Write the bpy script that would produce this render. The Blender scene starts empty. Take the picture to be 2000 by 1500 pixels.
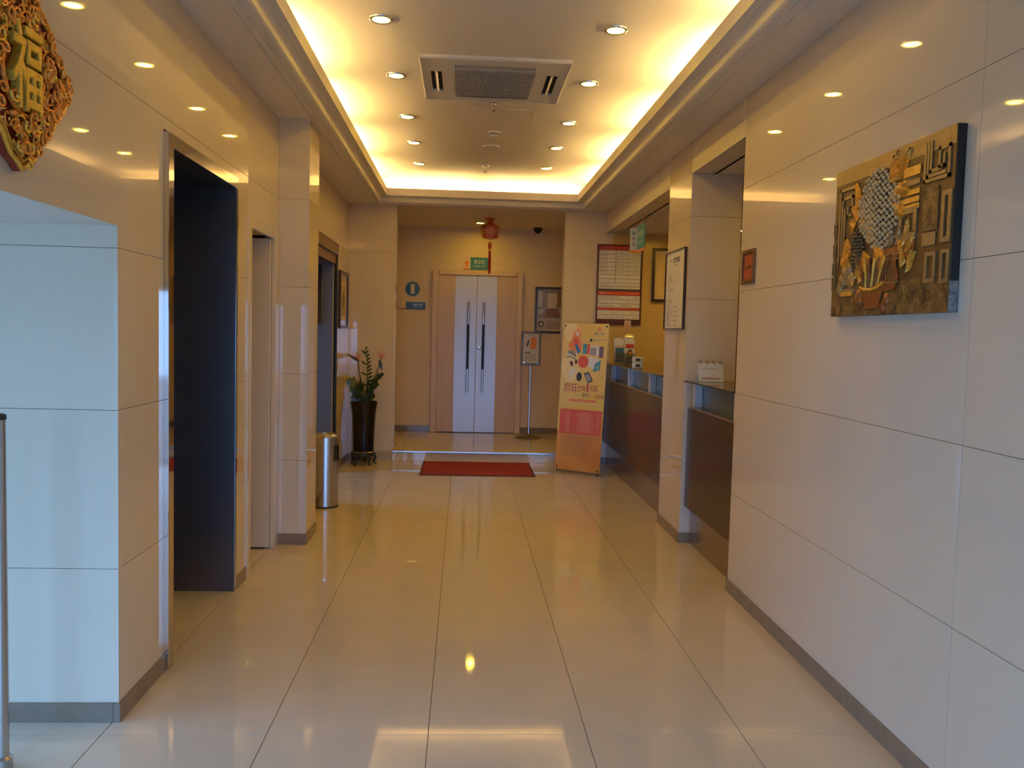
import bpy, bmesh, math, random
from mathutils import Vector, Matrix
random.seed(7)
SC = bpy.context.scene
COL = SC.collection
R = math.radians

# ------------------------------------------------------------------ camera
XL2 = -1.322
XL, XR, H0, YB, HC = -1.279, 1.613, 2.921, 9.81, 3.17
CAMH = 1.5186
def cam_axes(p, y, r):
    cp, sp, cy, sy = math.cos(p), math.sin(p), math.cos(y), math.sin(y)
    d = Vector((sy*cp, cy*cp, -sp)); x = Vector((cy, -sy, 0)); u = x.cross(d)
    c, s = math.cos(r), math.sin(r)
    return c*x+s*u, -s*x+c*u, d
cd = bpy.data.cameras.new('camera'); cam = bpy.data.objects.new('camera', cd); COL.objects.link(cam)
cd.sensor_width = 36; cd.lens = 1655.26/2000*36; cd.clip_start = .02
_r, _u, _d = cam_axes(R(3.5077), R(3.3240), R(1.4655))
cam.matrix_world = Matrix(((_r.x, _u.x, -_d.x, 0), (_r.y, _u.y, -_d.y, 0), (_r.z, _u.z, -_d.z, CAMH), (0, 0, 0, 1)))
SC.camera = cam

# ------------------------------------------------------------------ light: overcast daylight outside, exposure
SKY = 9.2
w = bpy.data.worlds.new('sky'); SC.world = w; w.use_nodes = True
bg = w.node_tree.nodes['Background']; bg.inputs[0].default_value = (.205, .455, .97, 1); bg.inputs[1].default_value = SKY
SC.view_settings.view_transform = 'Standard'; SC.view_settings.look = 'None'
SC.view_settings.gamma = 1; SC.view_settings.use_curve_mapping = False
SC.view_settings.exposure = 0.0
try:
    SC.cycles.caustics_reflective = False; SC.cycles.caustics_refractive = False
    SC.cycles.sample_clamp_indirect = 6.0; SC.cycles.max_bounces = 10; SC.cycles.diffuse_bounces = 6
except Exception: pass
COVE = 175.0; WARM = (1, .635, .22); LENS = 140.0; LENSCOL = (1, .62, .05)
def portal(name, loc, rot, sx, sy):
    l = bpy.data.lights.new(name, 'AREA'); l.shape = 'RECTANGLE'; l.size = sx; l.size_y = sy
    l.cycles.is_portal = True
    o = bpy.data.objects.new(name, l); COL.objects.link(o); o.location = loc; o.rotation_euler = rot
portal('entrance_portal', (.17, -1.5, .95), (R(90), 0, R(180)), 2.8, 1.9)
portal('side_entrance_portal', (-1.86, .78, .93), (R(90), 0, R(180)), .86, 1.85)
portal('added_side_opening_portal', (-3.72, 2.03, .93), (R(90), 0, R(90)), 2.35, 1.84)  # unseen opening added to bring more sky light onto jamb and right wall

# ------------------------------------------------------------------ materials
def mat(name, col, rough=.5, metal=0, spec=.5, emit=None, es=0, var=0, vscale=6, bump=0, bscale=40, coat=0, trans=0, alpha=1, ior=1.5, objvar=0, stretch=None, colb=None):
    m = bpy.data.materials.new(name); m.use_nodes = True
    nt = m.node_tree; b = nt.nodes['Principled BSDF']
    c = tuple(col)+(1,)
    b.inputs['Base Color'].default_value = c
    b.inputs['Roughness'].default_value = rough; b.inputs['Metallic'].default_value = metal
    b.inputs['Specular IOR Level'].default_value = spec; b.inputs['IOR'].default_value = ior
    b.inputs['Coat Weight'].default_value = coat; b.inputs['Coat Roughness'].default_value = .03
    b.inputs['Transmission Weight'].default_value = trans; b.inputs['Alpha'].default_value = alpha
    if emit: b.inputs['Emission Color'].default_value = tuple(emit)+(1,); b.inputs['Emission Strength'].default_value = es
    if var or colb or objvar:
        tc = nt.nodes.new('ShaderNodeTexCoord'); n = nt.nodes.new('ShaderNodeTexNoise'); n.inputs['Scale'].default_value = vscale
        n.inputs['Detail'].default_value = 6; n.inputs['Roughness'].default_value = .6
        src = tc.outputs['Object']
        oi = nt.nodes.new('ShaderNodeObjectInfo')
        add = nt.nodes.new('ShaderNodeVectorMath'); add.operation = 'ADD'
        comb = nt.nodes.new('ShaderNodeVectorMath'); comb.operation = 'SCALE'; comb.inputs[0].default_value = (37, 17, 53)
        nt.links.new(oi.outputs['Random'], comb.inputs['Scale'])
        nt.links.new(src, add.inputs[0]); nt.links.new(comb.outputs[0], add.inputs[1])
        last = add.outputs[0]
        if stretch:
            mp = nt.nodes.new('ShaderNodeMapping'); mp.inputs['Scale'].default_value = stretch
            nt.links.new(last, mp.inputs[0]); last = mp.outputs[0]
        nt.links.new(last, n.inputs['Vector'])
        rp = nt.nodes.new('ShaderNodeValToRGB')
        a = colb if colb else tuple(x*(1-var) for x in col)
        b2 = col if colb else tuple(min(1, x*(1+var)) for x in col)
        rp.color_ramp.elements[0].position = .33; rp.color_ramp.elements[0].color = tuple(a)+(1,)
        rp.color_ramp.elements[1].position = .67; rp.color_ramp.elements[1].color = tuple(b2)+(1,)
        nt.links.new(n.outputs['Fac'], rp.inputs[0])
        out = rp.outputs[0]
        if objvar:
            hs = nt.nodes.new('ShaderNodeHueSaturation'); mr = nt.nodes.new('ShaderNodeMapRange')
            mr.inputs['To Min'].default_value = 1-objvar; mr.inputs['To Max'].default_value = 1+objvar
            nt.links.new(oi.outputs['Random'], mr.inputs['Value']); nt.links.new(mr.outputs[0], hs.inputs['Value'])
            nt.links.new(out, hs.inputs['Color']); out = hs.outputs[0]
        nt.links.new(out, b.inputs['Base Color'])
    if bump:
        n2 = nt.nodes.new('ShaderNodeTexNoise'); n2.inputs['Scale'].default_value = bscale; n2.inputs['Detail'].default_value = 4
        tc2 = nt.nodes.new('ShaderNodeTexCoord'); nt.links.new(tc2.outputs['Object'], n2.inputs['Vector'])
        bp = nt.nodes.new('ShaderNodeBump'); bp.inputs['Strength'].default_value = bump; bp.inputs['Distance'].default_value = .01
        nt.links.new(n2.outputs['Fac'], bp.inputs['Height']); nt.links.new(bp.outputs[0], b.inputs['Normal'])
    return m
M = {}
M['marble'] = mat('polished_cream_wall_tile', (.68, .565, .41), .03, var=.015, vscale=2.2, objvar=.006, spec=.6)
M['tile'] = mat('polished_cream_floor_tile', (.65, .535, .39), .045, var=.02, vscale=5, objvar=.006, spec=.55)
M['grout'] = mat('dark_grout', (.10, .075, .05), .7)
M['core'] = mat('wall_core_mortar', (.42, .35, .25), .7)
M['skirt'] = mat('brown_stone_skirting', (.23, .17, .115), .18, var=.08, vscale=9)
M['paint'] = mat('cream_ceiling_paint', (.68, .63, .55), .6, var=.01, vscale=3)
M['beam'] = mat('cream_beam_paint', (.62, .53, .40), .45)
M['recess'] = mat('beige_wall_paint', (.72, .56, .31), .45, var=.015, vscale=3)
M['orange'] = mat('ochre_wall_tile', (.62, .42, .15), .22, var=.03, vscale=2)
M['steel'] = mat('polished_steel', (.62, .61, .60), .12, 1)
M['brushed'] = mat('brushed_steel', (.50, .49, .48), .27, 1, var=.06, vscale=30, stretch=(1, 1, .04))
M['mirror'] = mat('mirror_steel', (.70, .66, .60), .045, 1)
M['blacksteel'] = mat('black_titanium_steel', (.16, .15, .155), .36, .95, spec=.5)
M['darkwood'] = mat('dark_walnut_laminate', (.036, .016, .009), .24, var=.2, vscale=14, stretch=(1, .12, 1), spec=.35)
M['brownwood'] = mat('brown_door_casing', (.13, .055, .022), .3, var=.2, vscale=18, stretch=(1, 1, .1))
M['framewood'] = mat('dark_frame_wood', (.035, .015, .008), .3, var=.2, vscale=30)
M['doortan'] = mat('tan_door_veneer', (.62, .43, .22), .35, var=.06, vscale=12, stretch=(1, 1, .08))
M['doorcase'] = mat('light_tan_casing', (.66, .48, .27), .35, var=.05, vscale=12, stretch=(1, 1, .1))
M['doorwhite'] = mat('pale_brushed_panel', (.56, .54, .53), .30, .15, var=.03, vscale=60, stretch=(1, 1, .02))
M['black'] = mat('black_gloss', (.005, .004, .004), .18, spec=.3)
M['blackmat'] = mat('black_plastic', (.012, .011, .011), .45)
M['dark'] = mat('dark_void', (.01, .009, .008), .8)
M['white'] = mat('white_plastic', (.62, .60, .56), .35)
M['grey'] = mat('grey_grille', (.30, .285, .27), .55)
M['paper'] = mat('paper_white', (.70, .66, .58), .6)
M['ink'] = mat('ink_dark', (.035, .025, .022), .6)
M['inkgrey'] = mat('ink_grey', (.18, .14, .11), .6)
M['red'] = mat('print_red', (.42, .035, .02), .5)
M['redorange'] = mat('print_vermilion', (.62, .075, .02), .5)
M['orangeprint'] = mat('print_orange', (.75, .22, .03), .5)
M['teal'] = mat('print_teal', (.03, .20, .19), .35)
M['blue'] = mat('sign_blue', (.02, .095, .17), .3)
M['cream'] = mat('print_cream', (.72, .55, .34), .5)
M['gold'] = mat('gold_leaf', (.80, .45, .06), .28, .5, var=.18, vscale=40, bump=.35, bscale=90)
M['goldyel'] = mat('yellow_gold', (.74, .46, .05), .30, .4, var=.12, vscale=60, bump=.5, bscale=160)
M['lacquer'] = mat('red_lacquer', (.24, .02, .012), .2, coat=.5)
M['carpet'] = mat('red_carpet', (.27, .018, .012), .95, var=.12, vscale=180, bump=.4, bscale=300)
M['carpetedge'] = mat('dark_red_binding', (.07, .012, .012), .8)
M['leaf'] = mat('dark_green_leaf', (.020, .042, .012), .32, var=.25, vscale=20)
M['stem'] = mat('green_stem', (.05, .065, .02), .4)
M['petal'] = mat('orange_petal', (.70, .13, .045), .5)
M['soil'] = mat('dark_soil', (.015, .010, .007), .95)
M['glass'] = mat('green_tint_glass', (.50, .62, .52), .05, trans=.85, spec=.5)
M['frost'] = mat('frosted_glass_band', (.10, .125, .095), .25, spec=.4, var=.03)
M['acrylic'] = mat('clear_acrylic', (.85, .85, .82), .05, trans=.9)
M['lens'] = mat('downlight_lens', (.8, .8, .8), .3, emit=LENSCOL, es=LENS)
M['lensb'] = mat('bright_downlight_lens', (.8, .8, .8), .3, emit=LENSCOL, es=LENS*1.5)
M['tube'] = mat('fluorescent_tube_glow', (.8, .8, .8), .3, emit=WARM, es=COVE)
M['pavement'] = mat('grey_pavement', (.30, .30, .30), .8)
M['bluewall'] = mat('grey_blue_paint', (.13, .14, .17), .4)

# ------------------------------------------------------------------ mesh builder
WL = {}
class MB:
    def __init__(s, T=None): s.v = []; s.f = []; s.mi = []; s.cur = 0; s.T = T or Matrix()
    def add(s, vs, fs):
        o = len(s.v); s.v += [s.T @ Vector(v) for v in vs]; s.f += [tuple(i+o for i in f) for f in fs]; s.mi += [s.cur]*len(fs); return s
    def m(s, i): s.cur = i; return s
    def box(s, x0, x1, y0, y1, z0, z1):
        x0, x1 = min(x0, x1), max(x0, x1); y0, y1 = min(y0, y1), max(y0, y1); z0, z1 = min(z0, z1), max(z0, z1)
        return s.add([(x0,y0,z0),(x1,y0,z0),(x1,y1,z0),(x0,y1,z0),(x0,y0,z1),(x1,y0,z1),(x1,y1,z1),(x0,y1,z1)],
            [(0,3,2,1),(4,5,6,7),(0,1,5,4),(1,2,6,5),(2,3,7,6),(3,0,4,7)])
    def lathe(s, prof, c=(0,0,0), n=24, axis='z', cap=True):
        vs = []; fs = []; k = len(prof)
        for i in range(n):
            a = 2*math.pi*i/n; ca, sa = math.cos(a), math.sin(a)
            for r, h in prof:
                p = (r*ca, r*sa, h)
                if axis == 'y': p = (r*ca, h, -r*sa)
                elif axis == 'x': p = (h, r*ca, r*sa)
                vs.append((p[0]+c[0], p[1]+c[1], p[2]+c[2]))
        for i in range(n):
            j = (i+1) % n
            for q in range(k-1): fs.append((i*k+q, j*k+q, j*k+q+1, i*k+q+1))
        if cap:
            fs.append(tuple(i*k for i in reversed(range(n)))); fs.append(tuple(i*k+k-1 for i in range(n)))
        return s.add(vs, fs)
    def cyl(s, c, r, h, n=20, axis='z', r2=None): return s.lathe([(r, 0), (r2 if r2 is not None else r, h)], c, n, axis)
    def ball(s, c, rx, ry=None, rz=None, n=10, k=6):
        ry = ry or rx; rz = rz or rx; vs = [(c[0], c[1], c[2]-rz)]; fs = []
        for i in range(1, k):
            t = math.pi*i/k-math.pi/2
            for j in range(n):
                a = 2*math.pi*j/n; vs.append((c[0]+rx*math.cos(t)*math.cos(a), c[1]+ry*math.cos(t)*math.sin(a), c[2]+rz*math.sin(t)))
        vs.append((c[0], c[1], c[2]+rz)); L = len(vs)-1
        for j in range(n):
            j2 = (j+1) % n; fs.append((0, 1+j2, 1+j)); fs.append((L, 1+(k-2)*n+j, 1+(k-2)*n+j2))
            for i in range(k-2): fs.append((1+i*n+j, 1+i*n+j2, 1+(i+1)*n+j2, 1+(i+1)*n+j))
        return s.add(vs, fs)
    def tube(s, pts, r, n=8, r1=None):
        pts = [Vector(p) for p in pts]; k = len(pts); vs = []; fs = []
        up = Vector((0, 0, 1))
        for i, p in enumerate(pts):
            t = (pts[min(i+1, k-1)]-pts[max(i-1, 0)]).normalized()
            a = t.cross(up if abs(t.z) < .9 else Vector((1, 0, 0))).normalized(); b = t.cross(a)
            rr = r if r1 is None else r+(r1-r)*i/(k-1)
            for j in range(n):
                an = 2*math.pi*j/n; vs.append(p+a*math.cos(an)*rr+b*math.sin(an)*rr)
        for i in range(k-1):
            for j in range(n):
                j2 = (j+1) % n; fs.append((i*n+j, i*n+j2, (i+1)*n+j2, (i+1)*n+j))
        fs.append(tuple(reversed(range(n)))); fs.append(tuple((k-1)*n+j for j in range(n)))
        return s.add(vs, fs)
    def prism(s, poly, d0, d1):   # poly in local (x,y), extruded along local z
        n = len(poly); vs = [(x, y, d0) for x, y in poly]+[(x, y, d1) for x, y in poly]
        fs = [tuple(reversed(range(n))), tuple(range(n, 2*n))]+[(i, (i+1) % n, n+(i+1) % n, n+i) for i in range(n)]
        return s.add(vs, fs)
    def rect(s, x0, y0, x1, y1, d0=0, d1=.0006): return s.box(x0, x1, y0, y1, d0, d1)
    def disc(s, x, y, r, d0=0, d1=.0006, n=20, ry=None):
        ry = ry or r; return s.prism([(x+r*math.cos(2*math.pi*i/n), y+ry*math.sin(2*math.pi*i/n)) for i in range(n)], d0, d1)
    def text(s, t, x, y, h, d0=0, d1=.0008, align='l', w=None, bold=0):
        vs, fs, wd, y0, y1 = glyphs(t, bold)
        if not vs: return s
        k = h; kx = (w/wd) if w else k
        ox = x - (wd*kx/2 if align == 'c' else (wd*kx if align == 'r' else 0))
        n = len(vs)
        V = [(ox+a*kx, y+(b-y0)*k/(max(y1-y0, .3)), d1) for a, b in vs]
        return s.add(V, fs)
    def build(s, name, mats, parent=None, bevel=0, smooth=False, label=None, kind=None, seg=1, local=False):
        me = bpy.data.meshes.new(name)
        off = Vector((0, 0, 0)) if (parent is None or local) else WL[parent]
        me.from_pydata([tuple(v-off) for v in s.v], [], s.f)
        if not isinstance(mats, (list, tuple)): mats = [mats]
        for x in mats: me.materials.append(M[x] if isinstance(x, str) else x)
        if len(mats) > 1: me.polygons.foreach_set('material_index', s.mi)
        if bevel:
            bm = bmesh.new(); bm.from_mesh(me)
            es = [e for e in bm.edges if len(e.link_faces) == 2 and e.calc_face_angle(0) > .6]
            bmesh.ops.bevel(bm, geom=es, offset=bevel, segments=seg, affect='EDGES', profile=.7, clamp_overlap=True)
            bm.to_mesh(me); bm.free()
        if smooth:
            me.polygons.foreach_set('use_smooth', [True]*len(me.polygons))
            me.set_sharp_from_angle(angle=R(40))
        me.update()
        o = bpy.data.objects.new(name, me); COL.objects.link(o)
        if parent: o.parent = parent; WL[o] = WL[parent] if not local else Vector((0, 0, 0))
        else: WL[o] = Vector((0, 0, 0))
        if label: o['label'] = label
        if kind: o['kind'] = kind
        return o
_gc = {}
def glyphs(t, bold=0):
    key = (t, bold)
    if key in _gc: return _gc[key]
    cu = bpy.data.curves.new('t', 'FONT'); cu.body = t; cu.size = 1; cu.resolution_u = 2; cu.fill_mode = 'FRONT'; cu.offset = bold
    ob = bpy.data.objects.new('t', cu); COL.objects.link(ob)
    dg = bpy.context.evaluated_depsgraph_get(); me = ob.evaluated_get(dg).to_mesh()
    vs = [(v.co.x, v.co.y) for v in me.vertices]; fs = [tuple(p.vertices) for p in me.polygons if p.area > 1e-9]
    ob.evaluated_get(dg).to_mesh_clear(); bpy.data.objects.remove(ob); bpy.data.curves.remove(cu)
    if vs:
        x0 = min(v[0] for v in vs); x1 = max(v[0] for v in vs); y0 = min(v[1] for v in vs); y1 = max(v[1] for v in vs)
        vs = [(a-x0, b) for a, b in vs]; r = (vs, fs, max(x1-x0, 1e-3), y0, y1)
    else: r = ([], [], 1, 0, 1)
    _gc[key] = r; return r
def frame(o, xa, ya=(0, 0, 1)):   # matrix for a wall-mounted drawing plane: local x, y in the wall, z out of it
    x = Vector(xa).normalized(); y = Vector(ya).normalized(); z = x.cross(y)
    return Matrix(((x.x, y.x, z.x, o[0]), (x.y, y.y, z.y, o[1]), (x.z, y.z, z.z, o[2]), (0, 0, 0, 1)))
LW, RW, BW = (0, 1, 0), (0, -1, 0), (1, 0, 0)     # local x on the left, right and back walls
def thing(name, label, cat, loc, group=None, rz=0):
    o = bpy.data.objects.new(name, None); COL.objects.link(o); o.location = loc; o.rotation_euler = (0, 0, rz)
    o.empty_display_size = .05; o['label'] = label; o['category'] = cat
    if group: o['group'] = group
    WL[o] = Vector(loc); return o
def tag(o, label, cat, group=None):
    o['label'] = label; o['category'] = cat
    if group: o['group'] = group
    return o
def struct(name, mb, mats, bevel=0, label=None):
    o = mb.build(name, mats, None, bevel); o['kind'] = 'structure'
    if label: o['label'] = label
    return o
def copy_tree(o, loc, parent=None):
    c = o.copy(); COL.objects.link(c); c.parent = parent
    if loc is not None: c.location = loc
    for ch in list(o.children): copy_tree(ch, None, c)
    return c

# ------------------------------------------------------------------ floor
fl = struct('floor', MB().box(-3.9, 3.9, -1.55, 12.3, -.2, -.0025), 'grout', label='floor of large polished cream tiles')
TX0, TY0, TS = -1.3014, 3.1104, .6
b = MB().box(.0015, TS-.0015, .0015, TS-.0015, -.012, 0)
t0 = b.build('tile', 'tile', fl, bevel=.0004)
first = True
for i in range(-4, 6):
    for j in range(-8, 12):
        x, y = TX0+i*TS, TY0+j*TS
        if y > 9.75: continue
        if i < -1 and not (.1 < y < 3.3): continue
        if first: t = t0; first = False
        else: t = t0.copy(); COL.objects.link(t)
        t.location = (x, y, 0)
struct('floor_outside', MB().box(-14, 10, -18, -1.55, -.25, -.03), 'pavement', label='pavement outside the entrance')
struct('floor_outside_side', MB().box(-14, -3.8, -1.55, 12, -.25, -.03), 'pavement', label='pavement beside the building')

# ------------------------------------------------------------------ walls
ROWS = [.075, .59, 1.19, 1.79, 2.385, H0]
G = .0009
def panels(wall, side, c, a0, a1, z0, z1, th=.018, m='marble', splits=()):
    """slabs on a wall: side L/R (plane x=c) or B (plane y=c, facing the camera)"""
    cuts = [a0]+sorted(s for s in splits if a0+.05 < s < a1-.05)+[a1]
    zs = [z0]+[z for z in ROWS if z0+.02 < z < z1-.02]+[z1]
    for p, q in zip(cuts[:-1], cuts[1:]):
        for u, v in zip(zs[:-1], zs[1:]):
            mb = MB(); p1 = p+(G if p != a0 else 0); q1 = q-(G if q != a1 else 0); u1 = u+(G if u != z0 else 0); v1 = v-(G if v != z1 else 0)
            if side == 'L': mb.box(c-th, c, p1, q1, u1, v1)
            elif side == 'R': mb.box(c, c+th, p1, q1, u1, v1)
            elif side == 'B': mb.box(p1, q1, c, c+th, u1, v1)
            elif side == 'F': mb.box(p1, q1, c-th, c, u1, v1)
            mb.build('panel', m, wall, bevel=.0007)
def skirt(name, *boxes):
    mb = MB()
    for x in boxes: mb.box(*x)
    struct(name, mb, 'skirt', bevel=.002)
T = .018; CW = -1.45     # tile thickness, back face of the left wall
ZB = .075
# left wall: header over the side entrance, then the stretches between the openings
mb = MB()
mb.box(CW, XL-T, -1.55, 3.22, 1.89, 3.3)
mb.box(CW, XL-T, -1.55, .85, 0, 1.89)
mb.box(-1.75, XL-T, 3.24, 3.70, 0, 3.3)
mb.box(-1.75, XL-T, 3.70, 4.87, 2.34, 3.3)
mb.box(-1.75, XL-T, 4.87, 5.16, 0, 3.3)
mb.box(-1.75, XL-T, 5.16, 5.80, 2.12, 3.3)
mb.box(-1.75, XL2-T, 5.80, 7.45, 0, 3.3); mb.box(-1.75, XL-T, 5.80, 6.28, 0, 3.3)
mb.box(-1.75, XL2-T, 7.45, 8.89, 2.285, 3.3)
mb.box(-1.75, XL2-T, 8.89, 10.0, 0, 3.3)
wl = struct('wall_left', mb, 'core', label='left wall of polished cream tiles')
panels(wl, 'L', XL, -1.55, 3.22, 1.872, H0, splits=(1.0, -1.0))
panels(wl, 'L', XL, -1.55, .85, ZB, 1.872)
panels(wl, 'L', XL, 3.24, 3.70, ZB, H0); panels(wl, 'L', XL, 3.22, 3.24, 1.872, H0)
panels(wl, 'L', XL, 3.70, 4.87, 2.335, H0)
panels(wl, 'L', XL, 4.87, 5.085, ZB, H0)
panels(wl, 'L', XL, 5.085, 5.92, 2.16, H0)
panels(wl, 'L', XL2, 6.30, 7.37, ZB, H0)
panels(wl, 'L', XL2, 7.37, 8.925, 2.38, H0)
panels(wl, 'L', XL2, 8.925, YB, ZB, H0)
# jamb wall of the side entrance, facing the camera
wj = struct('wall_side_entrance', MB().box(-3.7, XL-T, 3.22+T, 3.40, 0, 1.9), 'core', label='tiled jamb wall of the side entrance')
panels(wj, 'B', 3.22, -3.7, XL, ZB, 1.872, splits=(-2.48,))
struct('ceiling_side_entrance', MB().box(-3.9, XL-T, .75, 3.24, 1.872, 1.95), 'paint')
skirt('baseboard_left', (XL-T, XL+.008, 3.212, 3.70, 0, ZB), (XL-T, XL+.008, 4.87, 5.085, 0, ZB), (XL2-T, XL2+.008, 6.31, 7.37, 0, ZB), (XL2-T, XL2+.008, 8.925, YB, 0, ZB), (XL-T, XL+.008, -1.55, .85, 0, ZB))
skirt('baseboard_side_entrance', (-3.7, XL-T, 3.212, 3.22+T, 0, ZB))
# left pillar
PX = -1.073; XL2 = -1.322
wp = struct('wall_pillar_left', MB().box(XL2-T, PX-T, 5.92+T, 6.30-T, 0, H0), 'core', label='tiled pillar on the left wall')
panels(wp, 'B', 5.92, XL, PX, ZB, H0); panels(wp, 'L', PX, 5.92+T, 6.30, ZB, H0)
panels(wp, 'F', 6.30, XL2-T, PX-T, ZB, H0)
skirt('baseboard_pillar_left', (XL-.01, PX+.008, 5.912, 6.308, 0, ZB))
# right wall
mb = MB(); mb.box(XR+T, XR+.16, -1.55, 4.93, 0, 3.3)
wr = struct('wall_right', mb, 'core', label='right wall of polished cream tiles')
panels(wr, 'R', XR, -1.55, 4.93, ZB, H0, splits=(2.63, .33))
MB().box(XR+T, XR+.16, 4.93-T, 4.93, ZB, H0).build('end_panel', 'marble', wr, bevel=.0012)
skirt('baseboard_right', (XR-.008, XR+T, -1.55, 4.945, 0, ZB), (XR+T, XR+.16, 4.93, 4.945, 0, ZB))
# right pillar
QX = 1.985
wq = struct('wall_pillar_right', MB().box(XR+T, QX, 6.09+T, 6.75-T, 0, H0), 'core', label='tiled pillar in the reception opening')
panels(wq, 'R', XR, 6.09, 6.75, ZB, H0); panels(wq, 'B', 6.09, XR+T, QX, ZB, H0); panels(wq, 'F', 6.75, XR+T, QX, ZB, H0)
skirt('baseboard_pillar_right', (XR-.008, 1.70, 6.082, 6.758, 0, ZB))
# back wall with the raised door recess
mb = MB(); mb.box(-1.75, -.805, YB+T, 9.98, 0, 3.3); mb.box(1.155, 3.9, YB+T, 9.98, 0, 3.3)
wb = struct('wall_back', mb, 'core', label='back wall with piers beside the door recess')
panels(wb, 'B', YB, XL2-T, -.805, ZB, H0); panels(wb, 'B', YB, 1.155, 1.70, ZB, H0)
MB().box(-.805, -.787, YB, 9.98, .12, H0).build('end_panel', 'marble', wb, bevel=.0012)
MB().box(1.137, 1.155, YB, 9.98, .12, H0).build('end_panel', 'marble', wb, bevel=.0012)
panels(wb, 'B', YB, 1.70, 3.02, 0, 2.69, m='orange')
skirt('baseboard_back', (XL2+.008, -.80, YB-.008, YB+T, 0, ZB), (1.15, 1.70, YB-.008, YB+T, 0, ZB))
YD = 11.65
mb = MB(); mb.box(-1.2, -.985, 9.98, YD, 0, 3.3); mb.box(1.50, 1.7, 9.98, YD, 0, 3.3); mb.box(-1.2, 1.7, YD, YD+.2, 0, 3.3)
struct('wall_recess', mb, 'recess', label='beige painted walls of the door recess')
skirt('baseboard_recess', (-.985, -.455, YD-.012, YD, .12, .205), (.80, 1.50, YD-.012, YD, .12, .205), (-.985, -.973, 9.98, YD, .12, .205), (1.488, 1.50, 9.98, YD, .12, .205))
# platform and step
pl = struct('floor_platform', MB().box(-.985, 1.5, 9.80, YD, 0, .108), 'core', label='raised platform of polished tiles with a stone step')
for i in range(5):
    for j in range(4):
        x0, x1 = max(-.985, -1.3014+i*.6), min(1.5, -1.3014+(i+1)*.6); y0, y1 = 9.79+j*.6, min(YD, 9.79+(j+1)*.6)
        if x1-x0 < .02 or y1-y0 < .02: continue
        if j == 0: x0, x1 = max(x0, -.785), min(x1, 1.135)
        MB().box(x0+.001, x1-.001, y0+.001, y1-.001, .108, .12).build('tile', 'tile', pl, bevel=.001)
MB().box(-.80, 1.15, 9.765, 9.80, .10, .122).build('step_nosing', 'brushed', pl, bevel=.004)
MB().box(-.80, 1.15, 9.785, 9.80, 0, .10).build('step_riser', 'marble', pl, bevel=.002)
# outer shell, reception and the rooms behind the openings
mb = MB(); mb.box(3.55, 3.9, -1.55, 12.2, 0, 3.3); mb.box(1.77, 3.6, 4.0, 4.2, 0, 3.3)
struct('wall_reception', mb, 'orange', label='ochre walls around the reception desk')
mb = MB()
mb.box(-3.9, -3.7, 3.22, 7.45, 0, 3.3); mb.box(-3.9, -3.7, .75, 3.22, 1.86, 3.3); mb.box(-3.9, CW, .75, .85, 1.86, 3.3); mb.box(-3.9, -2.30, .75, .85, 0, 1.86); mb.box(-3.9, -3.7, 8.89, 12.2, 0, 3.3); mb.box(-3.9, -3.7, 7.45, 8.89, 2.3, 3.3); mb.box(-3.9, -3.7, 7.45, 8.89, 0, .9)  # includes an unseen wall stretch added to keep sky out of jamb reflections
mb.box(-3.9, 3.9, 12.0, 12.3, 0, 3.3)
struct('wall_outer', mb, 'core', label='outer walls of the building, with one added stretch blocking the sky')
mb = MB(); mb.box(-3.7, -1.75, 8.89, 9.04, 0, 2.9); mb.box(-3.7, -1.75, 7.30, 7.45, 0, 2.9); mb.box(-3.7, -1.75, 7.30, 9.04, 2.6, 2.9)
struct('wall_passage', mb, 'bluewall', label='grey blue walls of the side passage')
mb = MB(); mb.box(-2.4, -2.3, 5.0, 6.0, 0, 2.9); mb.box(-2.4, -1.75, 5.80, 5.9, 0, 2.9); mb.box(-2.4, -1.75, 5.06, 5.16, 0, 2.9); mb.box(-2.4, -1.75, 5.0, 6.0, 2.12, 2.3)
struct('wall_doorway', mb, 'marble', label='cream walls inside the doorway')
mb = MB(); mb.box(-1.45, -1.25, -1.55, -1.4, 0, 3.3); mb.box(1.58, 1.8, -1.55, -1.4, 0, 3.3); mb.box(-1.25, 1.58, -1.55, -1.4, 1.9, 3.3)
struct('wall_front', mb, 'marble', label='front wall around the street entrance')
mb = MB()
for x in (-1.25, .14, 1.52): mb.box(x, x+.06, -1.5, -1.44, 0, 1.9)
mb.box(-1.25, 1.58, -1.5, -1.44, 1.84, 1.9)
struct('window_1', mb, 'steel', label='steel frame of the street entrance')
mb = MB()
for x in (-2.30, -1.50): mb.box(x, x+.05, .78, .83, 0, 1.86)
mb.box(-2.30, CW, .78, .83, 1.82, 1.86); mb.box(-3.78, -3.72, 1.98, 2.03, 0, 1.86)
struct('window_2', mb, 'steel', label='steel frame of the side entrance')

# ------------------------------------------------------------------ ceiling: tray with cove, soffits, beam
x0, x1, y0, y1 = -.967, 1.32, 2.7, 9.6
mb = MB(); mb.box(-1.46, x0, -1.55, 12, H0, 2.985); mb.box(x1, 1.62, -1.55, 12, H0, 2.985); mb.box(x0, x1, y1, 12, H0, 2.985); mb.box(x0, x1, -1.55, y0, H0, 2.985)
struct('ceiling_soffit', mb, 'paint', label='lowered ceiling border around the tray')
mb = MB(); mb.box(-1.75, 1.8, -1.55, 12.2, HC, 3.3)
mb.box(-1.30, -1.16, y0-.2, y1+.2, 2.985, HC); mb.box(1.51, 1.65, y0-.2, y1+.2, 2.985, HC); mb.box(-1.3, 1.65, y1+.19, y1+.33, 2.985, HC); mb.box(-1.3, 1.65, y0-.33, y0-.19, 2.985, HC)
ce = struct('ceiling', mb, 'paint', label='raised tray ceiling')
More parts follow.
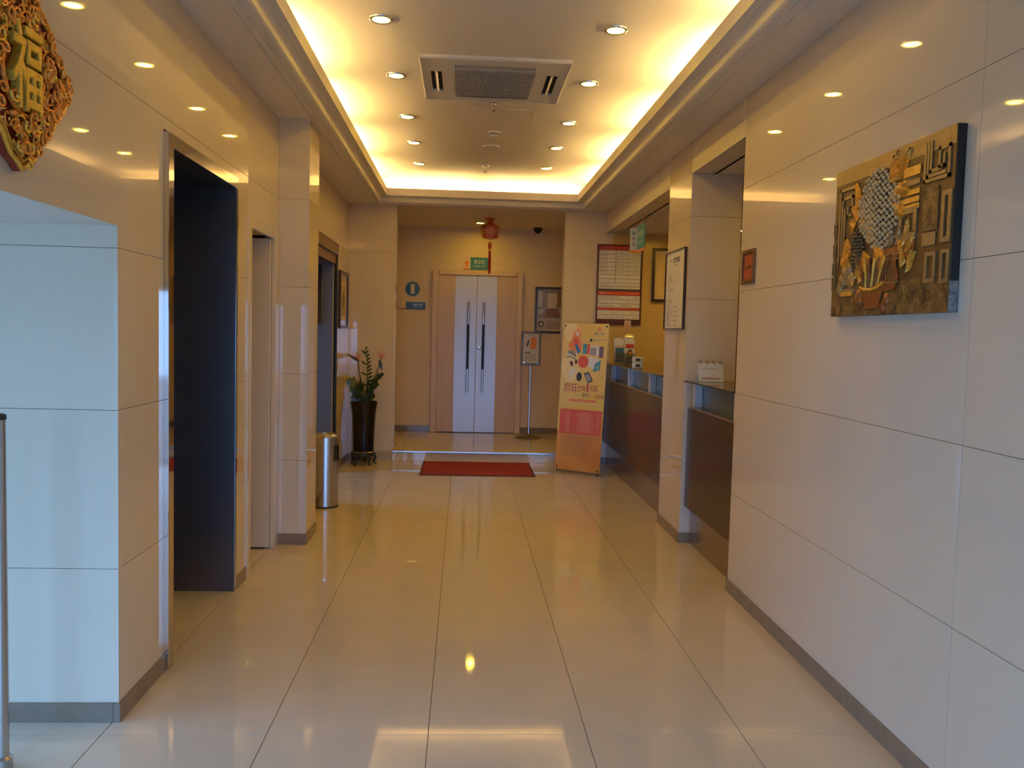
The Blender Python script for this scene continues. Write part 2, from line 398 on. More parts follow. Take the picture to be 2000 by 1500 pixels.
mb = MB(); mb.box(1.77, 3.9, 4.0, 9.98, 2.69, 3.3); mb.box(-3.9, CW, 3.24, 12.2, 2.9, 3.3); mb.box(-3.9, CW, .75, 3.3, 1.95, 3.3)
struct('ceiling_side_rooms', mb, 'paint', label='lower ceilings over the reception and side rooms')
def loop(profile, m, name):
    vs = []; fs = []; k = len(profile)
    for cx, cy, sx, sy in ((x0, y0, 1, 1), (x1, y0, -1, 1), (x1, y1, -1, -1), (x0, y1, 1, -1)):
        for d, h in profile: vs.append((cx+sx*d, cy+sy*d, h))
    for i in range(4):
        j = (i+1) % 4
        for q in range(k):
            q2 = (q+1) % k; fs.append((i*k+q, i*k+q2, j*k+q2, j*k+q))
    return struct(name, MB().add(vs, fs), m)
prof = [(0, H0)]+[(.012+.026*(1-math.cos(t*math.pi/8)), H0+.008+.054*math.sin(t*math.pi/8)) for t in range(0, 5)]+[(.042, 2.988), (.085, 2.988), (.085, 3.07), (.066, 3.07), (.066, 2.996), (0, 2.996)]
loop(prof, 'paint', 'trim_1')
loop([(-.096, H0-.006), (-.090, H0-.008), (-.085, H0-.006), (-.085, H0+.001), (-.096, H0+.001)], 'paint', 'trim_2')
loop([(-.050, H0-.006), (-.044, H0-.008), (-.039, H0-.006), (-.039, H0+.001), (-.050, H0+.001)], 'paint', 'trim_3')
mb = MB(); mb.box(XR, 1.79, 4.93, 6.09, 2.69, H0+.03); mb.box(XR, 1.79, 6.75, YB, 2.69, H0+.03)
struct('trim_4', mb, 'beam', label='cream beam above the reception opening')
# cove tubes
ORD = ('first', 'second', 'third', 'fourth', 'fifth', 'sixth', 'seventh', 'eighth', 'ninth')
def cove_tube(loc, rz, L, where):
    t = thing('cove_light_tube', 'warm fluorescent tube in the ' + where, 'light', loc, 'tubes in the ceiling cove', rz)
    MB().box(-L/2, L/2, -.02, .02, 0, .042).build('batten', 'white', t, local=True)
    g = MB().cyl((-L/2+.02, 0, .060), .014, L-.04, 10, 'x'); g.build('tube', 'tube', t, local=True)
    for q in (-L/2, L/2-.02): MB().box(q, q+.02, -.016, .016, .042, .078).build('end_cap', 'white', t, local=True)
ny = 5; Lt = 1.26
for i in range(ny):
    yc = 9.46-Lt*(i+.5); o = ORD[i]
    cove_tube((x0-.10, yc, 2.985), R(90), Lt-.30, 'lift side cove, %s from the door recess' % o)
    cove_tube((x1+.10, yc, 2.985), R(90), Lt-.30, 'reception side cove, %s from the door recess' % o)
for yc, e in ((y1+.10, 'door recess'), (y0-.10, 'street entrance')):
    for i in range(2): cove_tube((x0+(x1-x0)*(i+.5)/2, yc, 2.985), 0, (x1-x0)/2-.06, 'end cove by the %s, %s half' % (e, ('lift side', 'reception side')[i]))
# downlights
def downlight(x, y, z, label, group, lens='lens'):
    t = thing('downlight', label, 'light', (x, y, z), group)
    MB().lathe([(.046, -.001), (.047, -.007), (.056, -.010), (.064, -.006), (.066, 0)], (x, y, z), 28, cap=False).build('trim_ring', 'brushed', t, smooth=True)
    MB().cyl((x, y, z-.004), .047, .0035, 28).build('lens', lens, t)
    return t
DLY = (3.67, 4.67, 5.67, 6.74, 7.65, 8.60)
for i, y in enumerate(DLY):
    o = ORD[len(DLY)-1-i]
    downlight(-.478, y, HC, 'round downlight of the tray ceiling row on the lift side, %s from the door recess' % o, 'downlights in the tray ceiling')
    downlight(.787, y, HC, 'round downlight of the tray ceiling row on the reception side, %s from the door recess' % o, 'downlights in the tray ceiling')
downlight(.179, 11.09, H0, 'round recessed downlight in the door recess beside the hanging lantern', 'single downlights', 'lensb')
downlight(2.97, 9.19, 2.69, 'round recessed downlight over the reception desk by the wooden cupboard', 'single downlights', 'lensb')
downlight(2.35, 8.9, 2.69, 'added unseen downlight over the reception desk before the price board', 'single downlights', 'lensb')  # unseen lamp, added to brighten the ochre reception wall
downlight(2.35, 7.4, 2.69, 'added unseen downlight over the reception desk behind the long counter', 'single downlights', 'lensb')  # added out of view for more light in the reception
downlight(2.55, 5.4, 2.69, 'added unseen downlight over the reception desk behind the short counter', 'single downlights', 'lensb')  # another added lamp, hidden from the camera, filling the reception
# ceiling cassette air conditioner
CX, CY, CZ = .158, 5.68, HC
ac = thing('air_conditioner', 'square cream ceiling cassette air conditioner with grey grille', 'air conditioner', (CX, CY, CZ))
hw = .465
ZP = CZ-.018
xa, xb, na, nb, fa2, fb2, sx0, sx1, sv = -.25, .25, -.335, -.275, .345, .385, .335, .405, .22
mb = MB(); q = lambda a0, a1, c0, c1: mb.box(CX+a0, CX+a1, CY+c0, CY+c1, ZP, CZ)
q(-hw, hw, -hw, na); q(-hw, xa, na, nb); q(xb, hw, na, nb)                      # near rim and the sides of the near outlet
q(-hw, hw, fb2, hw); q(-hw, xa, fa2, fb2); q(xb, hw, fa2, fb2)                  # far rim
q(-hw, -sx1, nb, fa2); q(sx1, hw, nb, fa2); q(-sx1, -sx0, nb, -sv+.03); q(sx0, sx1, nb, -sv+.03); q(-sx1, -sx0, sv+.03, fa2); q(sx0, sx1, sv+.03, fa2)
q(-sx0, -.262, nb, fa2); q(.262, sx0, nb, fa2); q(-.262, .262, nb, -.248); q(-.262, .262, .332, fa2)
mb.build('panel_frame', 'white', ac)
mb = MB()
for e in ((-hw, hw, -hw, -hw+.012), (-hw, hw, hw-.012, hw), (-hw, -hw+.012, -hw+.012, hw-.012), (hw-.012, hw, -hw+.012, hw-.012)): MB().box(CX+e[0], CX+e[1], CY+e[2], CY+e[3], ZP-.006, ZP).build('edge_bead', 'white', ac, bevel=.003)
MB().box(CX-.42, CX+.42, CY-.36, CY+.40, CZ-.004, CZ-.001).build('duct_shade_sheet', 'dark', ac)  # dark sheet painted in for the shade inside the outlet slots
gr = MB().box(CX-.26, CX+.26, CY-.246, CY+.33, CZ-.022, CZ-.005).build('intake_grille', 'grey', ac, bevel=.004)
for i in range(18): MB().box(CX-.25, CX+.25, CY-.235+i*.0315, CY-.229+i*.0315, CZ-.025, CZ-.021).build('slat', 'grey', gr)
for s, ax in ((-1, 'x'), (1, 'x'), (-1, 'y'), (1, 'y')):
    Tm = Matrix.Translation((CX+(s*.37 if ax == 'x' else 0), CY+(.03 if ax == 'x' else (-.305 if s < 0 else .365)), CZ-.014)) @ (Matrix.Rotation(R(90), 4, 'Z') if ax == 'x' else Matrix()) @ Matrix.Rotation(R(40*s*(1 if ax == 'y' else -1)), 4, 'X')
    L = .215 if ax == 'x' else .245
    MB(Tm).box(-L, L, -.013, .013, -.002, .002).build('vane', 'white' if ax == 'x' else 'grey', ac, bevel=.001)
    if ax == 'x': MB(Tm).box(-L, L, -.003, .003, .003, .010).build('vane_rib', 'blackmat', ac)
# ceiling fittings
def sprinkler(x, y):
    t = thing('sprinkler_head', 'small pendent fire sprinkler ' + ('beside the air conditioner' if y < 7 else 'near the end of the tray ceiling'), 'sprinkler', (x, y, HC))
    MB().lathe([(.038, 0), (.036, -.008), (.014, -.012), (.012, -.03)], (x, y, HC), 20).build('escutcheon', 'brushed', t, smooth=True)
    mb = MB()
    for s in (-1, 1): mb.tube([(x+s*.012, y, HC-.028), (x+s*.016, y, HC-.042), (x+s*.008, y, HC-.058), (x, y, HC-.062)], .0025, 6)
    mb.build('frame_arms', 'brushed', t)
    MB().cyl((x, y, HC-.068), .018, .003, 16).build('deflector', 'brushed', t)
k = HC-CAMH
sprinkler(.109*k, 3.766*k); sprinkler(.107*k, 5.20*k)
x, y = .129*k, 4.327*k
t = thing('smoke_detector', 'round cream smoke detector on the tray ceiling behind the sprinkler', 'smoke detector', (x, y, HC))
MB().lathe([(.055, 0), (.055, -.012), (.045, -.014)], (x, y, HC), 28).build('base', 'white', t, smooth=True)
MB().lathe([(.040, -.014), (.040, -.03), (.030, -.042), (.0, -.044)], (x, y, HC), 28, cap=False).build('sensor_head', 'white', t, smooth=True)
MB().lathe([(.042, -.018), (.042, -.024)], (x, y, HC), 28, cap=False).build('vent_slot', 'blackmat', t)
x, y = .126*k, 4.66*k
t = thing('ceiling_speaker', 'flat round cream ceiling disc beyond the smoke detector', 'speaker', (x, y, HC))
MB().lathe([(.075, 0), (.073, -.008), (.06, -.012), (0, -.012)], (x, y, HC), 28, cap=False).build('cover', 'white', t, smooth=True)
MB().lathe([(.05, -.0125), (.052, -.014), (.054, -.0125)], (x, y, HC), 28, cap=False).build('grille_ring', 'grey', t)
x, y = .155*k, 4.02*k
t = thing('access_panel', 'flush square painted access hatch in the tray ceiling', 'access panel', (x, y, HC))
mb = MB()
for a in ((-.24, .24, -.24, -.225), (-.24, .24, .225, .24), (-.24, -.225, -.225, .225), (.225, .24, -.225, .225)): mb.box(x+a[0], x+a[1], y+a[2], y+a[3], HC-.004, HC)
mb.build('hatch_frame', 'paint', t)
MB().box(x-.222, x+.222, y-.222, y+.222, HC-.003, HC).build('hatch', 'paint', t)
x, y = .96, 11.45
t = thing('security_camera', 'black dome security camera on the recess ceiling', 'camera', (x, y, H0))
MB().lathe([(.062, 0), (.062, -.018), (.058, -.022)], (x, y, H0), 28).build('base', 'blackmat', t, smooth=True)
MB().lathe([(.055*math.cos(a*math.pi/12), -.022-.055*math.sin(a*math.pi/12)) for a in range(7)], (x, y, H0), 28, cap=False).build('dome', 'black', t, smooth=True)

# ------------------------------------------------------------------ doors and openings
# lift opening: polished steel surround and black steel reveal
d = struct('door_1', MB().box(-1.75, -1.70, 3.70, 4.87, 0, 2.34), 'blacksteel', label='lift doorway with polished steel surround')
MB().box(XL-.02, XL+.022, 3.70, 3.765, 0, 2.325).build('frame_stile', 'mirror', d, bevel=.002, label='polished steel stile')
MB().box(-1.70, XL-.02, 3.735, 3.765, 0, 2.275).build('near_reveal', 'blacksteel', d)
MB().box(XL-.02, XL+.006, 4.845, 4.87, 0, 2.275).build('frame_stile', 'mirror', d, bevel=.001, label='polished steel stile')
MB().box(XL-.02, XL+.006, 3.765, 4.87, 2.275, 2.335).build('frame_header', 'mirror', d, bevel=.001, label='polished steel header')
MB().box(-1.70, XL-.0, 4.84, 4.845, 0, 2.275).build('far_reveal', 'blacksteel', d, label='black steel reveal')
MB().box(-1.70, XL-.02, 3.765, 4.845, 2.275, 2.30).build('reveal_soffit', 'blacksteel', d)
for y in (3.77, 4.305): MB().box(-1.70, -1.685, y, y+.53, 0, 2.27).build('door_leaf', 'blacksteel', d, bevel=.002)
# plain doorway with cream casing
d = struct('door_2', MB().box(-1.76, -1.75, 5.16, 5.80, 2.0, 2.12), 'marble', label='cream cased doorway before the pillar')
MB().box(XL-T, XL+.012, 5.085, 5.16, 0, 2.16).build('casing', 'marble', d, bevel=.004)
MB().box(XL-T, XL+.012, 5.80, 5.912, 0, 2.16).build('casing', 'marble', d, bevel=.004)
MB().box(XL-T, XL+.006, 5.16, 5.80, 2.10, 2.16).build('casing', 'marble', d, bevel=.004)
MB().box(-1.75, XL-T, 5.775, 5.80, .012, 2.10).build('door_leaf', 'marble', d, bevel=.004)
MB().box(-1.75, XL-T, 5.16, 5.18, 0, 2.10).build('reveal', 'marble', d)
# passage with brown timber casing
d = struct('door_3', MB().box(-1.75, XL2-.04, 8.875, 8.89, 0, 2.17), 'bluewall', label='passage opening with brown timber casing')
MB().box(XL2-.05, XL2+.012, 7.37, 8.925, 2.264, 2.38).build('head_casing', 'brownwood', d, bevel=.004)
MB().box(XL2-.10, XL2-.01, 7.45, 8.89, 2.17, 2.264).build('head_lining', 'brownwood', d, bevel=.003)
MB().box(XL2-.03, XL2+.012, 7.37, 7.45, 0, 2.264).build('side_casing', 'brownwood', d, bevel=.004)
MB().box(XL2-.03, XL2+.006, 8.89, 8.925, 0, 2.264).build('side_casing', 'blackmat', d, bevel=.003)
MB().box(-1.75, XL2-.10, 7.45, 8.89, 2.17, 2.285).build('lining', 'bluewall', d)
# double door at the back
DC = .165
d = struct('door_4', MB().box(DC-.605, DC+.625, YD-.01, YD+.02, .12, 2.336), 'doorcase', label='tan double door with pale central panels')
for a in ((DC-.61, DC-.525), (DC+.545, DC+.63)): MB().box(a[0], a[1], YD-.05, YD, .12, 2.336).build('casing', 'doorcase', d, bevel=.008)
MB().box(DC-.525, DC+.545, YD-.05, YD, 2.27, 2.336).build('casing', 'doorcase', d, bevel=.008)
for s in (-1, 1):
    xa, xb = (DC-.525, DC-.003) if s < 0 else (DC+.003, DC+.545)
    lf = MB().box(xa, xb, YD-.03, YD-.01, .13, 2.268).build('door_leaf', 'doortan', d, bevel=.002)
    pa, pb = (-.13, DC-.004) if s < 0 else (DC+.004, .44)
    MB().box(pa, pb, YD-.034, YD-.03, .13, 2.266).build('centre_panel', 'doorwhite', lf, bevel=.001, label='pale brushed centre panel')
    hx = .055 if s < 0 else .262
    h = MB(); h.cyl((hx, YD-.095, .685), .015, 1.225, 16); h.build('pull_handle', 'steel', lf, smooth=True, label='long steel and black pull bar')
    MB().cyl((hx, YD-.095, 1.00), .0165, .61, 16).build('handle_grip', 'black', lf, smooth=True)
    for z in (.89, 1.70): MB().cyl((hx, YD-.095, z), .009, .062, 10, 'y').build('handle_standoff', 'steel', lf)
    if s > 0: MB().lathe([(.024, 0), (.024, -.008), (.012, -.012), (.012, -.016)], (DC+.045, YD-.034, 1.293), 20, 'y').build('lock_cylinder', 'brushed', lf, smooth=True)
MB().box(DC-.525, DC+.545, YD-.03, YD, .12, .13).build('threshold', 'blackmat', d)

# ------------------------------------------------------------------ reception counters
M['kick'] = mat('brushed_bronze_kick_plate', (.34, .27, .20), .24, .85, var=.05, vscale=20)
M['darkglass'] = mat('smoked_glass_top', (.05, .055, .045), .06, spec=.6, trans=.35)
def counter(ya, yb, label, posts):
    yc = (ya+yb)/2
    t = thing('reception_counter', label, 'counter', (1.85, yc, 0))
    MB().box(1.69, 1.705, ya, yb, 0, .30).build('kick_plate', 'kick', t, bevel=.001)
    MB().box(1.705, 2.08, ya, yb, 0, 1.0).build('body', 'darkwood', t)
    MB().box(1.64, 1.689, ya, yb, .275, 1.0).build('front_panel', 'darkwood', t, bevel=.003, label='dark wood front panel')
    MB().box(1.64, 2.08, ya, yb, 1.0, 1.012).build('ledge', 'brushed', t, bevel=.001)
    MB().box(1.715, 1.725, ya, yb, 1.012, 1.188).build('glass_band', 'frost', t, label='green frosted glass band')
    for y in posts: MB().box(1.655, 1.715, y-.022, y+.022, 1.012, 1.188).build('bracket', 'doorwhite', t, bevel=.003, label='pale steel bracket')
    MB().box(1.605, 2.10, ya, yb, 1.188, 1.2).build('glass_top', 'darkglass', t, bevel=.002, label='smoked glass top')
counter(4.95, 6.075, 'dark wood reception counter with glass top between the wall and the pillar', (5.98, 5.05))
counter(6.765, 9.795, 'long dark wood reception counter with glass top beyond the pillar', (6.85, 7.45, 8.42, 9.4))
# tall cupboard at the end of the reception
t = thing('cupboard', 'tall dark wood cupboard at the back of the reception', 'cupboard', (3.28, 9.6, 0))
MB().box(3.03, 3.53, 9.42, 9.79, 0, 2.3).build('carcass', 'brownwood', t, bevel=.003)
for a in (3.035, 3.283):
    dd = MB().box(a, a+.243, 9.40, 9.42, .08, 2.29).build('door', 'brownwood', t, bevel=.003)
    MB().cyl((a+(.22 if a < 3.1 else .02), 9.385, 1.05), .006, .16, 10).build('handle', 'steel', dd)

# desk calendar on the near counter
t = thing('desk_calendar', 'white spiral desk calendar standing on the counter before the pillar', 'calendar', (1.75, 5.93, 1.2))
w2, hh = .092, .135
Tc = Matrix.Translation((1.755, 5.90, 1.201)) @ Matrix.Rotation(R(3), 4, 'Z')
MB(Tc @ Matrix.Rotation(R(-14), 4, 'X')).box(-w2, w2, -.002, .002, 0, hh).build('front_sheet', 'paper', t)
MB(Tc @ Matrix.Translation((0, .068, 0)) @ Matrix.Rotation(R(14), 4, 'X')).box(-w2, w2, -.002, .002, 0, hh).build('back_sheet', 'paper', t)
Tp = Tc @ Matrix.Rotation(R(-14), 4, 'X') @ Matrix.Translation((0, -.0022, 0)) @ Matrix.Rotation(R(90), 4, 'X')
mb = MB(Tp); mb.rect(-.065, .098, .055, .100); mb.rect(-.065, .090, .06, .0915); mb.m(1).rect(-.07, .022, .065, .028); mb.m(0).rect(.01, .045, .05, .047)
mb.build('print', ['inkgrey', 'red'], t)
for i in range(4):
    a = -.075+i*.05
    MB(Tc @ Matrix.Translation((a, .034, hh-.002))).tube([(0, .018*math.cos(q), .013*math.sin(q)) for q in [2*math.pi*k/12 for k in range(13)]], .0022, 6).build('ring', 'ink', t)

# leaflet holder, leaflets, payment boxes on the far counter
def card_stack(name, label, cat, x, y, z, wd, hg, front, n, paper):
    t = thing(name, label, cat, (x, y, z))
    Tm = Matrix.Translation((x, y, z)) @ Matrix.Rotation(R(-9), 4, 'X')
    for i in range(n):
        MB(Tm @ Matrix.Translation((random.uniform(-.003, .003), i*.012, i*.016))).box(-wd/2, wd/2, 0, .002, 0, hg).build('leaflet', paper, t)
    front(Tm @ Matrix.Translation((0, -.0008, 0)) @ Matrix.Rotation(R(90), 4, 'X'), t)
    return t
hol = thing('leaflet_holder', 'clear acrylic two pocket leaflet holder on the long counter', 'leaflet holder', (1.745, 9.03, 1.2))
MB().box(1.615, 1.845, 8.98, 9.07, 1.2, 1.206).build('base', 'acrylic', hol)
MB(Matrix.Translation((1.73, 9.075, 1.206)) @ Matrix.Rotation(R(-9), 4, 'X')).box(-.115, .115, 0, .003, 0, .33).build('back', 'acrylic', hol)
MB(Matrix.Translation((1.73, 8.995, 1.206)) @ Matrix.Rotation(R(-9), 4, 'X')).box(-.115, .115, 0, .003, 0, .12).build('front_lip', 'acrylic', hol)
def fa(Tm, t):
    mb = MB(Tm); mb.rect(-.045, .02, .045, .19); mb.m(1).rect(-.04, .17, .04, .20); mb.m(2).rect(-.045, .0, .045, .05); mb.build('print', ['blue', 'cream', 'paper'], t)
def fb(Tm, t):
    mb = MB(Tm); mb.rect(-.045, .17, .045, .215); mb.m(1).disc(.0, .125, .028, ry=.034); mb.m(2).rect(-.05, .0, .05, .03); mb.m(1).rect(-.04, .055, .04, .08); mb.m(2).disc(.004, .118, .018, .0007, .0012)
    mb.build('print', ['red', 'ink', 'orangeprint'], t)
card_stack('leaflet_stack', 'blue and white leaflets in the holder pocket next to the banner', 'leaflets', 1.672, 9.008, 1.208, .10, .235, fa, 4, 'paper')
card_stack('leaflet_stack', 'red headed leaflets with a dark portrait in the holder pocket', 'leaflets', 1.785, 9.008, 1.208, .105, .25, fb, 4, 'paper')
t = thing('table_tag', 'small red and white tag standing above the leaflet holder', 'tag', (1.77, 9.13, 1.2))
MB().cyl((1.77, 9.14, 1.2), .005, .42, 8).build('rod', 'acrylic', t)
MB().cyl((1.77, 9.14, 1.2), .03, .006, 16).build('foot', 'acrylic', t)
MB().box(1.735, 1.805, 9.134, 9.137, 1.60, 1.675).build('card', 'cream', t)
mb = MB(frame((1.735, 9.134, 1.60), BW)); mb.text('欢迎', .008, .03, .03, w=.054); mb.rect(.008, .012, .06, .02); mb.build('print', 'red', t)
for i in range(2):
    z = 1.2+i*.056
    t = thing('payment_terminal', 'small white boxy terminal with dark screen, ' + ('upper' if i else 'lower') + ' of two stacked on the counter', 'terminal', (1.68, 8.1, z))
    MB().box(1.635, 1.727, 8.07, 8.15, z, z+.054).build('case', 'white', t, bevel=.006)
    MB().box(1.655, 1.70, 8.068, 8.0705, z+.014, z+.04).build('screen', 'ink', t)
    MB().box(1.708, 1.718, 8.067, 8.071, z+.02, z+.034).build('button', 'grey', t)

# hanging sign under the reception ceiling
t = thing('hanging_sign', 'teal and white angled sign hanging over the long counter', 'sign', (1.72, 8.25, 2.69))
MB().box(1.700, 1.708, 8.08, 8.44, 2.36, 2.60).build('teal_face', 'teal', t, label='teal sign face')
MB().box(1.632, 1.700, 8.432, 8.44, 2.36, 2.58).build('white_face', 'paper', t, label='white sign face')
MB().box(1.698, 1.7095, 8.08, 8.44, 2.335, 2.36).build('bottom_band', 'orangeprint', t)
MB().box(1.632, 1.70, 8.430, 8.4405, 2.335, 2.36).build('bottom_band', 'orangeprint', t)
mb = MB(frame((1.7, 8.44, 2.36), (0, -1, 0))); mb.text('总服务台', .03, .12, .06, w=.30); mb.text('RECEPTION', .05, .05, .03, w=.24); mb.build('lettering', 'paper', t)
mb = MB(frame((1.632, 8.432, 2.36), BW))
for i, c in enumerate('服务台'): mb.text(c, .034, .15-i*.055, .04, align='c', w=.036)
mb.build('lettering', 'ink', t)
for y in (8.14, 8.38): MB().cyl((1.704, y, 2.60), .002, .09, 6).build('wire', 'steel', t)

# ------------------------------------------------------------------ boards, pictures and signs
def framed(name, label, cat, T, W, Hh, fw, depth, fmat, paper, art, border=0, group=None):
    c = T @ Vector((W/2, 0, 0)); t = thing(name, label, cat, tuple(c), group)
    for a in ((0, W, 0, fw), (0, W, Hh-fw, Hh), (0, fw, fw, Hh-fw), (W-fw, W, fw, Hh-fw)): MB(T).box(a[0], a[1], a[2], a[3], 0.001, depth).build('frame_rail', fmat, t, bevel=.002)
    MB(T).box(fw, W-fw, fw, Hh-fw, .001, depth*.45).build('sheet', paper, t)
    art(MB(T @ Matrix.Translation((0, 0, depth*.45))), t)
    return t
# notice board on the pillar
def art(mb, t):
    W, Hh = .59, .60
    mb.text('锦江之星', .10, .525, .02, w=.10); mb.text('旅客须知', .22, .505, .045, w=.20, bold=.01); mb.text('Guest Notice', .26, .483, .014, w=.12)
    ls = [(.45, '一、入住'), (.432, 'Check in'), (.405, '凭 有效证件'), (.388, '登记 入住 手续'), (.372, '贵重物品请寄存总台'), (.355, 'Please deposit your valuables at front desk'), (.325, '二、离店'), (.305, '退房时间为中午十二时'), (.29, 'Check out time is 12 noon'), (.262, '三、安全'), (.245, 'Safety'), (.222, '请勿卧床吸烟'), (.205, 'Do not smoke in bed')]
    for y, s in ls: mb.text(s, .09, y, .012, w=min(.36, .0155*len(s) if ord(s[0]) > 255 else .0072*len(s)))
    for i, s in enumerate(('客房服务', '叫醒服务', '洗衣服务', '订票服务', '商务服务')):
        mb.text(s, .07, .18-i*.035, .012, w=.08); mb.text('Service', .07, .165-i*.035, .008, w=.18); mb.text('8888', .28, .165-i*.035, .008, w=.10)
    mb.build('lettering', 'ink', t)
framed('notice_board', 'white printed notice board on the side of the reception pillar', 'notice board', frame((XR, 6.73, 1.572), RW), .59, .60, .006, .022, 'framewood', 'paper', art)
# bronze red plate on the right wall
def art(mb, t):
    mb.rect(.035, .03, .17, .165); mb.m(1).rect(.055, .085, .085, .10, .0006, .0016); mb.rect(.10, .09, .14, .108, .0006, .0016); mb.m(2).text('消火栓', .05, .13, .02, .0006, .0016, w=.10)
    mb.build('face_plate', [mat('plate_red', (.34, .06, .025), .45), 'ink', 'red'], t)
framed('fire_notice_plate', 'small bronze framed red plate at the end of the right wall', 'plate', frame((XR, 4.872, 1.825), RW), .205, .195, .022, .014, mat('bronze', (.22, .12, .06), .3, .8), mat('dull_red', (.22, .06, .03), .4), art)
# room price board
PBW, PBH = .53, .925
def art(mb, t):
    mats = ['red', 'paper', 'ink', 'redorange', 'inkgrey', 'dk']
    mb.m(0).rect(.02, .865, .51, .91)
    z = .0006
    rows = [('豪华大床房', '2 5 9 0 0', '2 3 9 0 0'), ('商务标准房', '2 4 9 0 0', '2 2 9 0 0'), ('标准大床房', '2 2 9 0 0', '2 0 9 0 0'), ('标准双床房', '2 2 9 0 0', '2 0 9 0 0'), ('单人间', '1 9 9 0 0', '1 7 9 0 0'), ('商务单人房', '1 8 9 0 0', '1 6 9 0 0'), None, None]
    for i, r in enumerate(rows):
        y = .815-i*.047
        mb.m(1).rect(.022, y, .215, y+.043); mb.rect(.22, y, .508, y+.043)
        if r:
            mb.m(2).text(r[0], .03, y+.022, .016, z, z+.0008, w=.085); mb.m(4).text('Standard Room', .03, y+.008, .008, z, z+.0008, w=.10)
            mb.text('门市价', .175, y+.014, .010, z, z+.0008, w=.034); mb.m(2).text(r[1], .225, y+.012, .018, z, z+.0008, w=.09); mb.text(r[2], .40, y+.012, .018, z, z+.0008, w=.09)
        mb.m(4).text('会员价', .335, y+.022, .010, z, z+.0008, w=.04); mb.text('Member', .335, y+.008, .008, z, z+.0008, w=.04)
    mb.m(1).rect(.022, .445, .508, .482); mb.m(2).text('退房时间为中午十二点  Check out time is 12:00 at noon', .03, .456, .012, z, z+.0008, w=.45)
    mb.m(1).rect(.022, .415, .508, .44); mb.m(2).text('本店接受各种银行卡 Credit cards accepted', .05, .422, .010, z, z+.0008, w=.38)
    mb.m(5).rect(.016, .39, .514, .414)
    mb.m(3).rect(.02, .345, .51, .388); mb.m(1).text('锦江之星', .04, .358, .018, z, z+.0008, w=.07); mb.text('Jinjiang Inn', .12, .358, .010, z, z+.0008, w=.06); mb.text('www.jinjianginns.com', .37, .358, .008, z, z+.0008, w=.12)
    for y in (.295, .248, .2): mb.m(1).rect(.018, y, .512, y+.043)
    mb.m(2).text('2012年1月27日', .024, .305, .024, z, z+.0008, w=.24); mb.text('星期五', .44, .306, .020, z, z+.0008, w=.06)
    mb.text('天气', .03, .262, .014, z, z+.0008, w=.03); mb.m(4).text('晴 3 - 12℃', .36, .260, .014, z, z+.0008, w=.13); mb.m(2).text('总台电话 8888', .04, .212, .018, z, z+.0008, w=.16); mb.text('客房电话 6666', .28, .212, .018, z, z+.0008, w=.14)
    mb.m(3).rect(.018, .172, .512, .196)
    for y in (.118, .066): mb.m(1).rect(.018, y, .512, y+.048)
    for i in range(4): mb.m(2).text(('上海', '北京', '广州', '成都')[i], .07+i*.115, .136, .012, z, z+.0008, w=.025)
    for i in range(7): mb.m(4).text(('东京', '伦敦', '纽约', '巴黎', '悉尼', '莫斯科', '迪拜')[i], .03+i*.068, .084, .012, z, z+.0008, w=.03); mb.text('12:00', .03+i*.068, .073, .007, z, z+.0008, w=.03)
    M['dk'] = mat('print_charcoal', (.05, .045, .035), .5)
    mb.build('printed_panel', mats, t)
framed('price_board', 'dark red board of room prices on the wall behind the leaflets', 'price board', frame((1.52, YB, 1.633), BW), PBW, PBH, .014, .02, mat('maroon_frame', (.10, .018, .015), .4), mat('maroon_board', (.08, .015, .012), .5), art)
# framed certificates and posters
def art(mb, t):
    mb.rect(.06, .06, .39, .56); mb.m(1)
    for i in range(6): mb.rect(.11, .18+i*.05, .34, .183+i*.05, .0006, .001)
    mb.rect(.16, .48, .29, .50, .0006, .001); mb.build('certificate', [mat('certificate_paper', (.62, .44, .20), .4), 'inkgrey'], t)
framed('framed_certificate', 'dark framed yellowish certificate on the reception wall beside the price board', 'picture', frame((2.165, YB, 1.913), BW), .45, .62, .03, .03, 'framewood', mat('mount_cream', (.60, .50, .36), .15, coat=.6), art)
def art(mb, t):
    mb.rect(.09, .09, .50, .50); mb.m(1).rect(.13, .13, .46, .46, .0006, .001); mb.m(2).disc(.30, .30, .08, .001, .0014)
    mb.build('print', ['cream', mat('sepia_print', (.42, .30, .14), .5), 'inkgrey'], t)
framed('framed_picture', 'square dark framed sepia picture on the left wall next to the passage', 'picture', frame((XL2, 8.99, 1.51), LW), .61, .61, .035, .028, 'framewood', mat('mount_ivory', (.55, .45, .30), .2, coat=.5), art)
def art(mb, t):
    mb.rect(.06, .06, .46, .53); mb.m(1).disc(.25, .28, .12, .0006, .001); mb.build('print', [mat('dull_teal_print', (.10, .13, .13), .3), 'inkgrey'], t)
framed('framed_picture', 'dark framed dull teal picture hanging inside the side passage', 'picture', frame((-1.995, 8.875, 1.55), BW), .52, .615, .04, .03, 'framewood', mat('mount_grey', (.16, .17, .17), .3), art)
